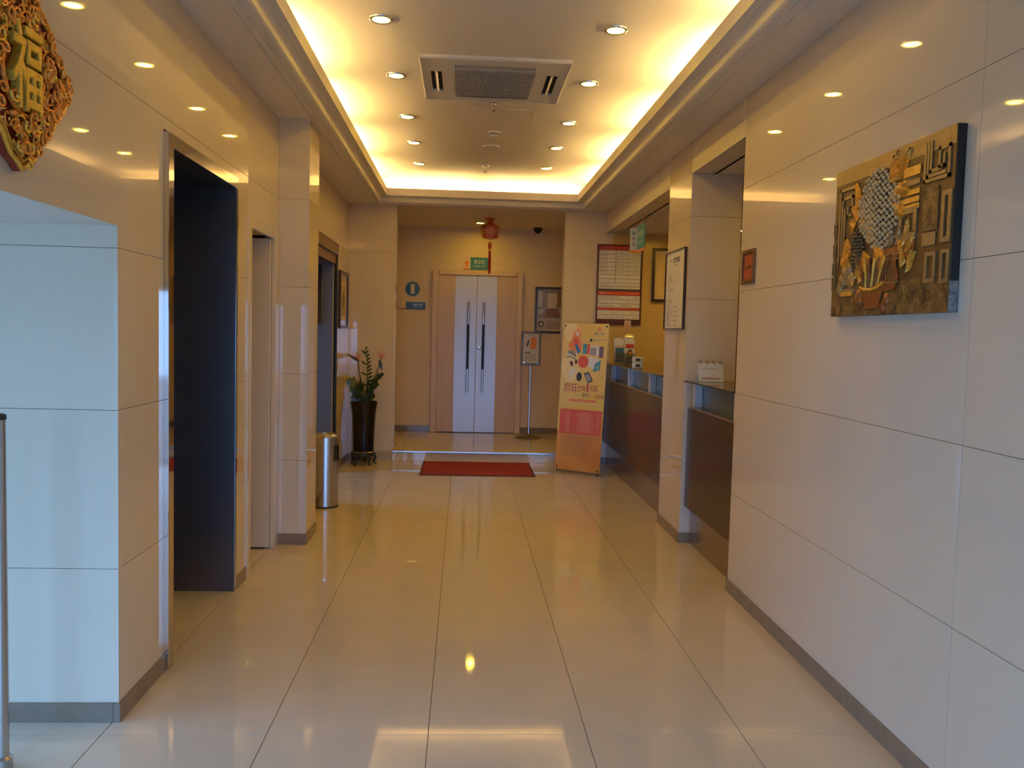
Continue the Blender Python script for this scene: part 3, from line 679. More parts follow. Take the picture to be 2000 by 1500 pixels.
def art(mb, t):
    mats = [mat('poster_grey', (.30, .27, .24), .3), mat('poster_bed_linen', (.55, .50, .44), .4), mat('poster_headboard', (.22, .11, .05), .4), mat('poster_window_light', (.52, .55, .60), .4), 'ink', mat('poster_caption', (.50, .40, .32), .4), 'teal']
    W = .42
    mb.m(0).rect(.03, .20, W-.03, .60); mb.m(3).rect(.035, .36, .10, .57, .0006, .001); mb.m(1).rect(.17, .40, .30, .55, .0006, .001); mb.m(2).rect(.30, .36, W-.035, .58, .0006, .001)
    mb.m(2).prism([(.13, .22), (.36, .22), (.31, .35), (.17, .35)], .0006, .001); mb.m(1).prism([(.16, .34), (.30, .34), (.28, .43), (.18, .43)], .001, .0014); mb.m(1).disc(.20, .45, .028, .001, .0016); mb.disc(.26, .45, .028, .001, .0016)
    mb.m(3).prism([(.04, .26), (.13, .28), (.11, .33), (.04, .32)], .0006, .001)
    mb.m(4).text('体验客房', .13, .555, .022, .001, .0016, w=.12); mb.m(5).rect(.03, .045, W-.03, .195); mb.m(4).disc(.09, .12, .04, .0006, .001); mb.m(1).disc(.09, .12, .025, .001, .0014); mb.m(4)
    for i in range(4): mb.rect(.16, .07+i*.028, .36, .076+i*.028, .0006, .001)
    mb.m(6).rect(.27, .205, .37, .22, .0006, .001); mb.build('poster_print', mats, t)
framed('framed_poster', 'dark framed poster of a hotel bedroom on the recess wall', 'poster', frame((.965, YD, 1.515), BW), .42, .632, .03, .028, 'framewood', 'cream', art)
# recess wall signs
t = thing('floor_number_sign', 'round blue sign with a pale number one on the recess wall', 'sign', (-.71, YD, 1.97))
MB().lathe([(.098, 0), (.098, -.006), (.094, -.01)], (-.71, YD-.001, 2.07), 32, 'y').build('disc', 'blue', t, smooth=True)
mb = MB(frame((-.71, YD-.0115, 2.005), BW)); mb.text('1', 0, 0, .13, 0, .001, align='c', w=.05, bold=.02); mb.build('numeral', 'paper', t)
t = thing('direction_sign', 'narrow blue sign plate on the recess wall under the round sign', 'sign', (-.72, YD, 1.80))
MB().box(-.90, -.80, YD-.012, YD-.001, 1.802, 1.892).build('blank_plate', 'recess', t, bevel=.001)
MB().box(-.80, -.53, YD-.012, YD-.001, 1.802, 1.892).build('blue_plate', 'blue', t, bevel=.001)
MB().box(-.90, -.53, YD-.014, YD-.001, 1.797, 1.802).build('plate_shadow', 'ink', t)  # dark strip painting in the shadow along the plate's lower edge
mb = MB(frame((-.80, YD-.012, 1.802), BW)); mb.text('电梯 客房', .10, .04, .032, 0, .0008, w=.13); mb.text('Lift  Rooms', .10, .016, .014, 0, .0008, w=.12); mb.build('lettering', 'doorwhite', t)
t = thing('door_sign', 'teal and cream sign plate above the double door', 'sign', (.14, YD, 2.365))
MB().box(-.03, .068, YD-.014, YD-.001, 2.358, 2.50).build('cream_plate', 'cream', t, bevel=.001)
MB().box(.068, .307, YD-.014, YD-.001, 2.358, 2.52).build('teal_plate', 'teal', t, bevel=.001)
mb = MB(frame((-.03, YD-.014, 2.358), BW)); mb.text('营业区', .145, .075, .055, 0, .001, w=.15); mb.text('Business Area', .145, .035, .02, 0, .001, w=.15); mb.build('lettering', 'paper', t)
mb = MB(frame((-.03, YD-.014, 2.358), BW)); mb.disc(.05, .085, .028); mb.prism([(.02, .03), (.08, .03), (.05, .08)], .0006, .001); mb.rect(.0, .0, .098, .012); mb.build('emblem', 'orangeprint', t)
# steel post sign stand
M['agedbronze'] = mat('aged_bronze', (.15, .10, .055), .35, .25)
t = thing('sign_stand', 'steel pole sign stand with a framed leaflet beside the double door', 'sign stand', (.887, 11.19, .12))
MB().lathe([(.178, 0), (.178, .008), (.12, .028), (.03, .045), (.018, .05)], (.887, 11.19, .12), 36).build('base', 'agedbronze', t, smooth=True)
MB().cyl((.887, 11.19, .165), .0145, .925, 16).build('pole', 'steel', t, smooth=True)
Ts = frame((.757, 11.175, 1.085), BW)
for a in ((0, .262, 0, .028), (0, .262, .419, .447), (0, .028, .028, .419), (.234, .262, .028, .419)): MB(Ts).box(*a, -.012, .012).build('frame_rail', 'agedbronze', t, bevel=.004)
MB(Ts).box(.028, .234, .028, .419, -.006, .004).build('sheet', 'paper', t)
mb = MB(Ts @ Matrix.Translation((0, 0, .004))); mb.rect(.125, .22, .205, .37); mb.m(1).rect(.055, .16, .125, .172); mb.prism([(.07, .25), (.09, .25), (.11, .34), (.085, .33)], 0, .0006)
mb.m(2)
for i in range(6): mb.rect(.05, .06+i*.016, .20, .064+i*.016)
mb.text('促销活动', .09, .385, .02, 0, .001, w=.09); mb.build('print', ['orangeprint', 'ink', 'inkgrey'], t)
for q in ((.04, .035), (.22, .035)): MB(Ts @ Matrix.Translation((q[0], q[1], .012))).cyl((0, 0, 0), .008, .004, 12).build('screw', 'steel', t)

# ------------------------------------------------------------------ advertising banner on an X stand
M['bannerbg'] = mat('banner_yellow', (.74, .52, .10), .4, colb=(.70, .44, .01), vscale=2.2)
M['bannerlow'] = mat('banner_amber', (.66, .31, .04), .35, colb=(.50, .17, .015), vscale=1.6)
BL, BR = Vector((1.03, 9.22, 0)), Vector((1.47, 8.87, 0))
u = (BR-BL).normalized(); BWd = (BR-BL).length; nrm = Vector((u.y, -u.x, 0))
upv = (Vector((0, 0, 1))-nrm*.07).normalized()
zz = u.cross(upv)
TB = Matrix(((u.x, upv.x, zz.x, BL.x), (u.y, upv.y, zz.y, BL.y), (u.z, upv.z, zz.z, .035), (0, 0, 0, 1)))
BH = 1.60
t = thing('advertising_banner', 'tall yellow and orange advertising banner on an x stand before the counter', 'banner', (1.28, 9.08, 0))
MB(TB).box(0, BWd, .42, BH, -.001, .001).build('sheet', 'bannerbg', t)
MB(TB).box(0, BWd, 0, .42, -.001, .001).build('sheet_foot', 'bannerlow', t)
W = BWd; mats = ['redorange', 'cream', 'teal', 'ink', 'red', 'grey', 'brownwood', 'orangeprint', 'paper', 'blue', 'goldp', 'smallprint']
M['smallprint'] = mat('print_brown', (.33, .12, .02), .5)
M['goldp'] = mat('print_cream_glow', (.80, .62, .25), .5)
mb = MB(TB @ Matrix.Translation((0, 0, .001)))
mb.m(10).disc(.10, 1.50, .09, ry=.10); mb.disc(.12, 1.12, .11, ry=.16)
mb.m(7).prism([(.10, 1.30), (.16, 1.26), (.24, 1.31), (.25, 1.36), (.21, 1.44), (.23, 1.50), (.18, 1.55), (.13, 1.50), (.11, 1.42), (.07, 1.37)], .0004, .001)
mb.m(1).disc(.18, 1.49, .028, .001, .0014); mb.m(0).prism([(.14, 1.36), (.20, 1.35), (.19, 1.43), (.15, 1.44)], .001, .0014)
mb.m(9).prism([(.155, 1.355), (.185, 1.375), (.235, 1.295), (.20, 1.27)], .0012, .0018)                 # dark stick
mb.m(8).disc(.13, 1.275, .062, .0004, .001, ry=.032); mb.m(3)
for i in range(4): mb.disc(.09+i*.026, 1.285-i*.011, .009, .001, .0014, ry=.016)
mb.m(2).rect(.26, 1.27, .31, 1.38); mb.m(0).rect(.312, 1.268, .345, 1.378); mb.m(1).rect(.35, 1.255, .43, 1.37); mb.m(5).rect(.355, 1.26, .425, 1.34, .0006, .001); mb.m(8).rect(.43, 1.25, .46, 1.36); mb.m(6).rect(.462, 1.235, .515, 1.355)
mb.m(0).disc(.275, 1.185, .066, .0008, .0016)
mb.m(8).prism([(.34, 1.245), (.47, 1.225), (.42, 1.10), (.335, 1.14)], .0004, .001); mb.m(2).prism([(.42, 1.17), (.49, 1.21), (.485, 1.10), (.40, 1.08)], .0008, .0012); mb.m(5).prism([(.43, 1.13), (.47, 1.16), (.46, 1.09)], .0012, .0016)
mb.m(8).prism([(.09, 1.05), (.15, 1.13), (.19, 1.09), (.14, 1.00)], .0004, .001); mb.m(3)
for pts in ([(.06, 1.22), (.10, 1.24), (.16, 1.22), (.19, 1.20)], [(.10, 1.19), (.13, 1.14), (.15, 1.13)]):
    for a, bq in zip(pts[:-1], pts[1:]):
        dx, dy = bq[0]-a[0], bq[1]-a[1]; L = math.hypot(dx, dy); nx, ny2 = -dy/L*.004, dx/L*.004
        mb.prism([(a[0]-nx, a[1]-ny2), (bq[0]-nx, bq[1]-ny2), (bq[0]+nx, bq[1]+ny2), (a[0]+nx, a[1]+ny2)], .0008, .0012)
mb.disc(.13, 1.16, .018, .0008, .0012, ry=.026); mb.disc(.185, 1.18, .016, .0008, .0012, ry=.024)
mb.disc(.235, 1.02, .034, .0008, .0012, ry=.05); mb.prism([(.29, 1.06), (.355, 1.08), (.41, .98), (.345, .955)], .0008, .0012); mb.m(5).prism([(.305, 1.045), (.35, 1.06), (.39, .99), (.345, .97)], .0012, .0016)
mb.m(0).prism([(.42, 1.52), (.43, 1.52), (.455, 1.565), (.445, 1.565)], 0, .001); mb.prism([(.445, 1.52), (.455, 1.52), (.475, 1.56), (.465, 1.56)], 0, .001)
mb.m(2).text('锦江之星', .395, 1.48, .028, w=.12, bold=.01); mb.m(5).text('Jinjiang Inn', .395, 1.462, .012, w=.12)
mb.m(3).disc(.355, 1.42, .016); mb.m(5).rect(.385, 1.425, .535, 1.430); mb.rect(.385, 1.412, .48, 1.417)
mb.m(4).text('疯狂', .055, .855, .095, w=.165, bold=.006); mb.text('换购', .225, .865, .065, w=.10, bold=.006); mb.text('1', .340, .86, .09, w=.02); mb.text('元起', .372, .87, .07, w=.105, bold=.006)
mb.m(3).text('积分', .29, .80, .05, w=.08, bold=.006); mb.m(7).text('speed', .372, .805, .035, w=.075, bold=.006); mb.m(4).text('任你享', .45, .79, .05, w=.10, bold=.006)
mb.m(0).rect(.135, .752, .46, .775); mb.m(10).text('锦江会员积分换购好礼多多 精彩不断', .15, .757, .013, .0006, .001, w=.30); mb.m(8).text('活动时间 2012', .28, .722, .014, w=.22)
mb.m(0).rect(.025, .40, W-.015, .655)
for i in range(16):
    a = .03+i*.033; mb.prism([(a, .655), (a+.015, .675), (a+.03, .655)], 0, .0006)
mb.m(1)
for i in range(9):
    y = .625-i*.025
    mb.rect(.03, y-.008, W-.02, y-.0068, .0006, .001)
    mb.text('会员', .04, y, .012, .0006, .001, w=.03) if i == 0 else None
    mb.text(('积分', '一百', '二百', '三百', '四百', '五百', '六百', '七百', '八百')[i], .10, y, .013, .0006, .001, w=.05); mb.text('加1元换购 精美礼品', .25, y, .012, .0006, .001, w=.16+.02*(i % 3)); mb.text('1元', .49, y, .012, .0006, .001, w=.025)
mb.m(11)
for i in range(12): mb.rect(.05, .36-i*.018, .40+.05*math.sin(i*2.1), .3635-i*.018)
mb.build('printed_artwork', mats, t)
for q in ((.025, .025), (W-.025, .025), (.025, BH-.03), (W-.025, BH-.03)): MB(TB @ Matrix.Translation((q[0], q[1], .0015))).lathe([(.006, 0), (.011, .002), (.006, .004)], (0, 0, 0), 14).build('grommet', 'ink', t)
cen = TB @ Vector((W/2, .75, -.06))
MB(Matrix.Translation(cen)).ball((0, 0, 0), .03, .03, .035, 12, 8).build('hub', 'blackmat', t, smooth=True)
for q in ((.025, BH-.03), (W-.025, BH-.03)): MB().tube([cen, TB @ Vector((q[0], q[1], -.004))], .005, 8).build('pole', 'blackmat', t)
for q in ((.025, .025), (W-.025, .025)):
    e = TB @ Vector((q[0], q[1], -.004)); f = Vector((e.x, e.y, .006))
    MB().tube([cen, e, f], .006, 8).build('front_leg', 'blackmat', t)
r = cen-nrm*.36; MB().tube([cen, Vector((r.x, r.y, .008))], .006, 8).build('rear_leg', 'blackmat', t)
MB().ball((r.x, r.y, .012), .013, n=8).build('leg_foot', 'blackmat', t)

# ------------------------------------------------------------------ floor things
mt = thing('door_mat', 'dark red rectangular door mat before the step', 'mat', (.175, 9.28, 0))
MB().box(-.42, .77, 8.84, 9.72, .001, .010).build('pile', 'carpet', mt, bevel=.003)
mb = MB()
for a in ((-.435, .785, 8.825, 8.845), (-.435, .785, 9.715, 9.735), (-.435, -.415, 8.845, 9.715), (.765, .785, 8.845, 9.715)): MB().box(*a, .0005, .0085).build('binding', 'carpetedge', mt, bevel=.002)
# ash bin
bx, by, br = -1.150, 7.21, .112
t = thing('litter_bin', 'cylindrical stainless steel litter bin with ash tray top beside the pillar', 'bin', (bx, by, 0))
prof = [(br-.004, 0), (br, .006), (br, .60), (br-.003, .604)]
n = 40; vs = []; fs = []; hole = lambda a, z: abs(((a+math.pi) % (2*math.pi))-math.pi-(-.25)) < .52 and .40 < z < .53
zs = [0, .012, .40, .53, .60]
for z in zs:
    for i in range(n): a = 2*math.pi*i/n; vs.append((bx+br*math.cos(a), by+br*math.sin(a), z))
for k2 in range(len(zs)-1):
    for i in range(n):
        j = (i+1) % n; a = 2*math.pi*(i+.5)/n; zc = (zs[k2]+zs[k2+1])/2
        if hole(a, zc): continue
        fs.append((k2*n+i, k2*n+j, (k2+1)*n+j, (k2+1)*n+i))
MB().add(vs, fs).build('body', 'brushed', t, smooth=True)
MB().lathe([(br-.012, .004), (br-.012, .595)], (bx, by, 0), 32).build('inner_liner', 'dark', t)
MB().lathe([(br+.002, .598), (br+.004, .612), (br-.004, .622), (br-.022, .622), (br-.026, .606), (0, .604)], (bx, by, 0), 40, cap=False).build('ash_tray', 'steel', t, smooth=True)
MB().lathe([(br+.001, 0), (br+.002, .014), (br, .016)], (bx, by, 0), 40, cap=False).build('base_ring', 'blackmat', t)
mb = MB()
for i in range(9):
    a = -.25-.52+i*1.04/8; mb.ball((bx+(br+.002)*math.cos(a), by+(br+.002)*math.sin(a), .402), .008, n=6, k=4)
mb.build('opening_lip', 'blackmat', t, smooth=True)
# steel post of the side entrance
px, py = -1.527, 2.87
t = thing('guide_post', 'slim steel post standing in the side entrance before the blue lit jamb', 'post', (px, py, 0))
MB().cyl((px, py, .02), .024, 1.17, 24).build('shaft', 'brushed', t, smooth=True)
MB().lathe([(.034, 0), (.034, .04), (.025, .05)], (px, py, 0), 24).build('collar', 'brushed', t, smooth=True)
MB().lathe([(.026, 1.188), (.026, 1.202), (.02, 1.207)], (px, py, 0), 24).build('cap', 'blackmat', t, smooth=True)

# planter with bird of paradise flowers
ox, oy = -1.095, 9.50
t = thing('potted_plant', 'leafy plant with two orange bird of paradise flowers in a tall black planter', 'plant', (ox, oy, 0))
MB().lathe([(.112, .14), (.113, .16), (.118, .35), (.132, .58), (.150, .69), (.153, .705), (.143, .705), (.138, .66), (0, .64)], (ox, oy, 0), 36, cap=False).build('pot', 'black', t, smooth=True)
MB().cyl((ox, oy, .655), .137, .012, 28).build('soil', 'soil', t)
st = MB().lathe([(.135, .10), (.140, .115), (.135, .132), (.115, .14), (0, .14)], (ox, oy, 0), 36, cap=False).build('stand_ring', 'blackmat', t, smooth=True)
MB().lathe([(.128, .138), (.132, .146), (.124, .152), (.116, .148)], (ox, oy, 0), 36, cap=False).build('pale_rim', 'brushed', t, smooth=True)
for i in range(5):
    a = 2*math.pi*i/5+.3; c, s2 = math.cos(a), math.sin(a)
    pts = [(r2, z) for r2, z in ((.118, .115), (.14, .085), (.132, .05), (.118, .03), (.132, .008), (.148, .012))]
    MB().tube([(ox+r2*c, oy+r2*s2, z) for r2, z in pts], .011, 8).build('stand_leg', 'blackmat', t, smooth=True)
MB().lathe([(.085, .05), (.09, .056), (.085, .062)], (ox, oy, 0), 28, cap=False).build('stand_brace', 'blackmat', t)
pt = t
def blade(mb, base, tip, width, side, droop=0, n=8, lobes=0):
    base, tip = Vector(base), Vector(tip); d = tip-base; side = Vector(side).normalized(); vs = []; fs = []
    nrm2 = d.cross(side).normalized()
    for i in range(n+1):
        f = i/n; wv = width*math.sin(math.pi*min(1, f**.75*.98+.02))**.8
        if lobes: wv *= 1+.35*math.sin(f*math.pi*2*lobes)
        c = base+d*f+Vector((0, 0, -droop*f*f))
        vs += [c-side*wv+nrm2*wv*.25, c, c+side*wv+nrm2*wv*.25]
    for i in range(n):
        k2 = i*3; fs += [(k2, k2+1, k2+4, k2+3), (k2+1, k2+2, k2+5, k2+4)]
    mb.add(vs, fs)
O = Vector((ox, oy, .66))
def stem(pts, r=.006): MB().tube([O+Vector(p) for p in pts], r, 7, r*.7).build('stem', 'stem', pt, smooth=True)
# flowers
for fx, dirx, z in ((-.075, -1, .515), (.185, 1, .535)):
    stem([(fx*.1, .0, 0), (fx*.3, -.01, .20), (fx*.75, -.02, .38), (fx, -.02, z)], .008)
    p = O+Vector((fx, -.02, z))
    mb = MB(); blade(mb, p+Vector((.02*-dirx*1, 0, -.02)), p+Vector((-.13 if dirx < 0 else .01, 0, .06 if dirx < 0 else -.14)), .02, (0, .3, 1) if dirx < 0 else (1, .3, 0)); mb.build('spathe', 'leaf', pt, smooth=True)
    for q in ((-.06, .09), (-.02, .11), (.045, .07), (.075, .03), (.06, -.03), (.02, .07)):
        mb = MB(); blade(mb, p, p+Vector((q[0], random.uniform(-.03, .02), q[1])), .011, (q[1], .4, -q[0])); mb.build('petal', 'petal', pt, smooth=True)
# tall frond
stem([(.02, 0, 0), (.03, 0, .25), (.035, -.01, .48), (.0, -.02, .62)], .006)
for i in range(11):
    f = i/10; c = O+Vector((.032-.03*f*f, -.015, .22+.40*f)); L = .085*(1-.55*f)
    for sgn in ((1,) if i % 3 else (1, -1)):
        mb = MB(); blade(mb, c, c+Vector((sgn*L, -.02, .035)), .015, (0, .3, 1)); mb.build('leaf', 'leaf', pt, smooth=True)
# broad drooping leaves
for bx2, tz, wv, dz, ly in ((-.205, .30, .062, .10, -.03), (-.16, .22, .07, .06, -.07), (-.12, .17, .065, .05, .02), (.225, .36, .055, .02, -.02), (.17, .25, .07, .08, -.05), (.11, .16, .06, .03, .03), (.0, .27, .085, .0, -.06), (-.06, .25, .08, .02, -.07), (.07, .25, .08, .02, -.07), (-.15, .10, .05, .06, -.03), (.13, .11, .05, .05, -.04), (-.08, .17, .07, .02, -.09), (.05, .16, .07, .02, -.09)):
    mb = MB(); m0 = O+Vector((bx2*.35, ly*.5, tz*.72))
    blade(mb, m0, O+Vector((bx2, ly, tz+dz*.4)), wv, (.25, .25, 1), droop=dz*.6, lobes=3); mb.build('leaf', 'leaf', pt, smooth=True)
    stem([(bx2*.08, 0, 0), (bx2*.2, ly*.3, tz*.4), (bx2*.35, ly*.5, tz*.72)], .007)
for i in range(7):
    a = i*.9; stem([(.05*math.cos(a), .05*math.sin(a)*.6, 0), (.045*math.cos(a), .04*math.sin(a)*.6, .12), (.06*math.cos(a), .05*math.sin(a), .2)], .010)

# ------------------------------------------------------------------ palace lantern
lx, ly = .293, 10.45
t = thing('palace_lantern', 'red and gold palace lantern with a tassel hanging in the door recess', 'lantern', (lx, ly, H0))
M['lantred'] = mat('lantern_red', (.62, .12, .02), .4); M['lantgold'] = mat('lantern_gold', (.85, .50, .14), .35, .1); M['tassel'] = mat('red_tassel', (.35, .02, .015), .8)
MB().cyl((lx, ly, 2.895), .0025, .026, 6).build('cord', 'lantred', t)
for i in range(6):
    a = i*math.pi/3; MB().tube([(lx, ly, 2.90), (lx+.03*math.cos(a), ly+.03*math.sin(a), 2.885), (lx+.062*math.cos(a), ly+.062*math.sin(a), 2.895), (lx+.07*math.cos(a), ly+.07*math.sin(a), 2.88)], .006, 6).build('crown_arm', 'lantred', t, smooth=True)
MB().lathe([(.012, 2.90), (.045, 2.87), (.03, 2.845), (.055, 2.825)], (lx, ly, 0), 6).build('crown', 'lantred', t)
MB().lathe([(.05, 2.83), (.09, 2.812), (.122, 2.80), (.122, 2.792), (.09, 2.785)], (lx, ly, 0), 6).build('roof', 'lantred', t)
MB().lathe([(.105, 2.785), (.098, 2.73), (.085, 2.665), (.08, 2.655)], (lx, ly, 0), 6).build('body', 'lantred', t)
for i in range(6):
    a0, a1 = i*math.pi/3, (i+1)*math.pi/3
    pz = [(.109, 2.785), (.089, 2.66)]
    for a in (a0,): MB().tube([(lx+pz[0][0]*math.cos(a), ly+pz[0][0]*math.sin(a), pz[0][1]), (lx+pz[1][0]*math.cos(a), ly+pz[1][0]*math.sin(a), pz[1][1])], .004, 6).build('rib', 'lantred', t)
    am = (a0+a1)/2; c = Vector((lx+.0885*math.cos(am), ly+.0885*math.sin(am), 2.735)); tx = Vector((-math.sin(am), math.cos(am), 0))
    Tl = Matrix(((tx.x, 0, math.cos(am), c.x), (tx.y, 0, math.sin(am), c.y), (0, 1, 0, c.z), (0, 0, 0, 1)))
    mb = MB(Tl)
    mb.tube([(.024*math.cos(q), .018+.022*math.sin(q), 0) for q in [math.pi*k2/8 for k2 in range(-1, 10)]], .0045, 6)
    for k2 in range(4): mb.ball((-.021+k2*.014, -.02, -.002), .005, n=6, k=4); mb.ball((-.018+k2*.012, -.04, -.006), .004, n=6, k=4)
    for sx in (-1, 1): mb.tube([(sx*.04, .035, 0), (sx*.036, .0, 0), (sx*.032, -.03, -.004)], .004, 6)
    mb.build('gilt_fretwork', 'lantgold', t, smooth=True)
    MB(Tl).box(-.01, .01, .0, .012, -.002, .004).build('gilt_plaque', 'lantgold', t)
mb = MB()
for i in range(6): mb.ball((lx+.022*math.cos(i*1.047), ly+.022*math.sin(i*1.047), 2.643), .009, n=6, k=4)
mb.build('bead_ring', 'lantgold', t, smooth=True)
MB().ball((lx, ly, 2.565), .024, .024, .05, 10, 8).build('knot', 'lantred', t, smooth=True)
MB().lathe([(.018, 2.505), (.022, 2.512), (.018, 2.52)], (lx, ly, 0), 14).build('tassel_ring', 'lantgold', t)
MB().lathe([(.012, 2.508), (.014, 2.48), (.019, 2.35), (.018, 2.25), (.008, 2.222)], (lx, ly, 0), 14).build('tassel', 'tassel', t, smooth=True)

# ------------------------------------------------------------------ carved plaque above the side entrance
PY, PZ, PD = 2.49, 2.222, .290
TPq = frame((XL+.001, PY, PZ), LW)
t = thing('carved_plaque', 'diamond red and gold carved plaque with a large fortune character on the left wall', 'plaque', (XL, PY, PZ-PD))
def outline(k2):
    pts = []
    for i in range(4):
        p0, p1 = Vector(((0, -PD), (PD, 0), (0, PD), (-PD, 0))[i]), Vector(((PD, 0), (0, PD), (-PD, 0), (0, -PD))[i])
        nn = Vector(((p1-p0).y, -(p1-p0).x)).normalized()
        for j in range(12):
            f = j/12; w2 = .012*math.sin(f*math.pi*2*1.5)**2*(1 if .1 < f < .9 else .4)+.014*math.sin(f*math.pi)
            q = p0.lerp(p1, f)+nn*w2; pts.append((q.x*k2, q.y*k2))
    return pts
MB(TPq).prism(outline(1.0), 0, .024).build('back_board', 'lacquer', t, bevel=.003)
oo = outline(.972)+[outline(.972)[0]]
MB(TPq).tube([(q[0], q[1], .028) for q in oo], .0075, 8).build('rim', 'gold', t, smooth=True)
oo = outline(.90)+[outline(.90)[0]]
MB(TPq).tube([(q[0], q[1], .030) for q in oo], .0045, 8).build('rim_bead', 'gold', t, smooth=True)
M['carve'] = mat('carved_orange_gold', (.78, .27, .03), .25, .35, var=.3, vscale=50, bump=.3, bscale=120)
mb = MB(TPq); random.seed(11)
def curl(cx, cy, r0, turns, ph, sg, th, z):
    pts = []
    for k2 in range(int(10*turns)+1):
        q = k2/10; rr = r0*(1-q/turns*.8); pts.append((cx+rr*math.cos(ph+sg*q*2*math.pi), cy+rr*math.sin(ph+sg*q*2*math.pi), z+.006*math.sin(q*3)))
    mb.tube(pts, th, 6, th*.6)
cnt = 0
while cnt < 190:
    x, y = random.uniform(-PD, PD), random.uniform(-PD, PD)
    if abs(x)+abs(y) > PD*.95 or (x/.105)**2+(y/.125)**2 < 1: continue
    mb.m(cnt % 3 // 2); curl(x, y, random.uniform(.014, .028), random.uniform(.8, 1.5), random.uniform(0, 6.28), random.choice((-1, 1)), random.uniform(.0035, .006), .030+random.uniform(0, .014)); cnt += 1
for i in range(70):
    x, y = random.uniform(-PD, PD), random.uniform(-PD, PD)
    if abs(x)+abs(y) > PD*.9 or (x/.105)**2+(y/.125)**2 < 1: continue
    mb.m(i % 2); mb.ball((x, y, .034), random.uniform(.008, .014), random.uniform(.006, .012), .012, 7, 5)
o = mb.build('carved_scrollwork', ['carve', 'gold'], t, smooth=True); o['kind'] = 'stuff'
MB(TPq).tube([(.112*math.cos(q), .134*math.sin(q), .034) for q in [2*math.pi*k2/32 for k2 in range(33)]], .007, 8).build('medallion_ring', 'carve', t, smooth=True)
def solid_text(s, T, h, wd, d0, d1, bold, name, m, parent):
    cu = bpy.data.curves.new('t', 'FONT'); cu.body = s; cu.size = 1; cu.resolution_u = 3; cu.offset = bold; cu.extrude = .03; cu.bevel_depth = .014; cu.bevel_resolution = 1
    ob = bpy.data.objects.new('t', cu); COL.objects.link(ob); dg = bpy.context.evaluated_depsgraph_get(); me = ob.evaluated_get(dg).to_mesh()
    vs = [tuple(v.co) for v in me.vertices]; fs = [tuple(p.vertices) for p in me.polygons]
    ob.evaluated_get(dg).to_mesh_clear(); bpy.data.objects.remove(ob); bpy.data.curves.remove(cu)
    X = [v[0] for v in vs]; Y = [v[1] for v in vs]; Z = [v[2] for v in vs]
    f = lambda v, L, a, c: a+(v-min(L))/(max(L)-min(L))*(c-a)
    mb = MB(T); mb.add([(f(v[0], X, -wd/2, wd/2), f(v[1], Y, -h/2, h/2), f(v[2], Z, d0, d1)) for v in vs], fs)
    return mb.build(name, m, parent)
solid_text('福', TPq, .245, .165, .022, .050, .004, 'fortune_character', 'goldyel', t)
for q in ((0, -.215), (0, .215), (.215, 0), (-.215, 0)): MB(TPq).ball((q[0], q[1], .03), .026, .026, .018, 10, 6).build('boss', 'carve', t, smooth=True)

# ------------------------------------------------------------------ relief painting on the right wall
AW, AH, AD = .885, .61, .033
TA = frame((XR-.0005, 3.587, 1.62), RW)
t = thing('relief_painting', 'bronze and gold relief painting of flowers and vases on the right wall', 'painting', tuple(TA @ Vector((AW/2, 0, 0))))
M['bronze2'] = mat('bronze_canvas', (.13, .072, .022), .42, .3, colb=(.045, .022, .008), vscale=5, bump=.25, bscale=70)
M['tanb'] = mat('tan_bronze', (.34, .22, .08), .35, .4, var=.15, vscale=30, bump=.2, bscale=120)
M['pebble'] = mat('pewter_petals', (.52, .42, .24), .32, .3, var=.15, vscale=50)
M['pebbled'] = mat('dark_pewter_petals', (.20, .15, .075), .35, .5, var=.15, vscale=50)
M['brick'] = mat('rust_bronze', (.26, .085, .018), .4, .35, var=.25, vscale=25)
M['speck'] = mat('speckled_bronze', (.26, .15, .045), .45, .3, colb=(.022, .013, .006), vscale=26, bump=.4, bscale=60)
M['artgold'] = mat('deep_gold_leaf', (.62, .30, .035), .3, .5, var=.25, vscale=30, bump=.3, bscale=80)
M['sideglint'] = mat('painted_edge_glint', (.50, .48, .46), .3, .8, colb=(.10, .10, .10), vscale=40)  # colour for the light reflected on the canvas side
MB(TA).box(0, AW, 0, AH, 0, AD-.004).build('stretcher_box', 'blackmat', t)
MB(TA).box(0, AW, AH*.20, AH, AD-.004, AD).build('upper_ground', 'bronze2', t)
MB(TA).box(0, AW, AH*.90, AH, AD, AD+.001).build('top_band', 'tanb', t)
MB(TA).box(0, AW, 0, AH*.20, AD-.004, AD+.001).build('lower_ground', 'speck', t)
MB(TA).box(AW, AW+.0015, .0, AH*.17, .002, AD).build('painted_glint', 'sideglint', t)  # silvery patch painting in reflected light low on the near side
TF = TA @ Matrix.Translation((0, 0, AD))
P = lambda a, bq: (a*AW, bq*AH)
def leaf2d(cx, cy, ang, L, wd, m='gold', z=.004):
    n = 7; T2 = TF @ Matrix.Translation((cx*AW, cy*AH, 0)) @ Matrix.Rotation(R(ang), 4, 'Z')
    up = [(L*i/n, wd*math.sin(math.pi*(i/n)**.8)) for i in range(n+1)]; mb = MB(T2)
    vs = [(x, 0, z+.006) for x, _ in up]+[(x, y, .001) for x, y in up]+[(x, -y, .001) for x, y in up]; k2 = n+1; fs = []
    for i in range(n): fs += [(i, k2+i+1, k2+i), (i, i+1, k2+i+1), (i, 2*k2+i, 2*k2+i+1), (i, 2*k2+i+1, i+1)]
    mb.add(vs, fs)
    for i in range(1, n-1):
        for sg in (-1, 1): mb.tube([(L*i/n, 0, z+.005), (L*(i+.8)/n, sg*up[i][1]*.85, .004)], .0012, 5)
    mb.build('leaf', m, t)
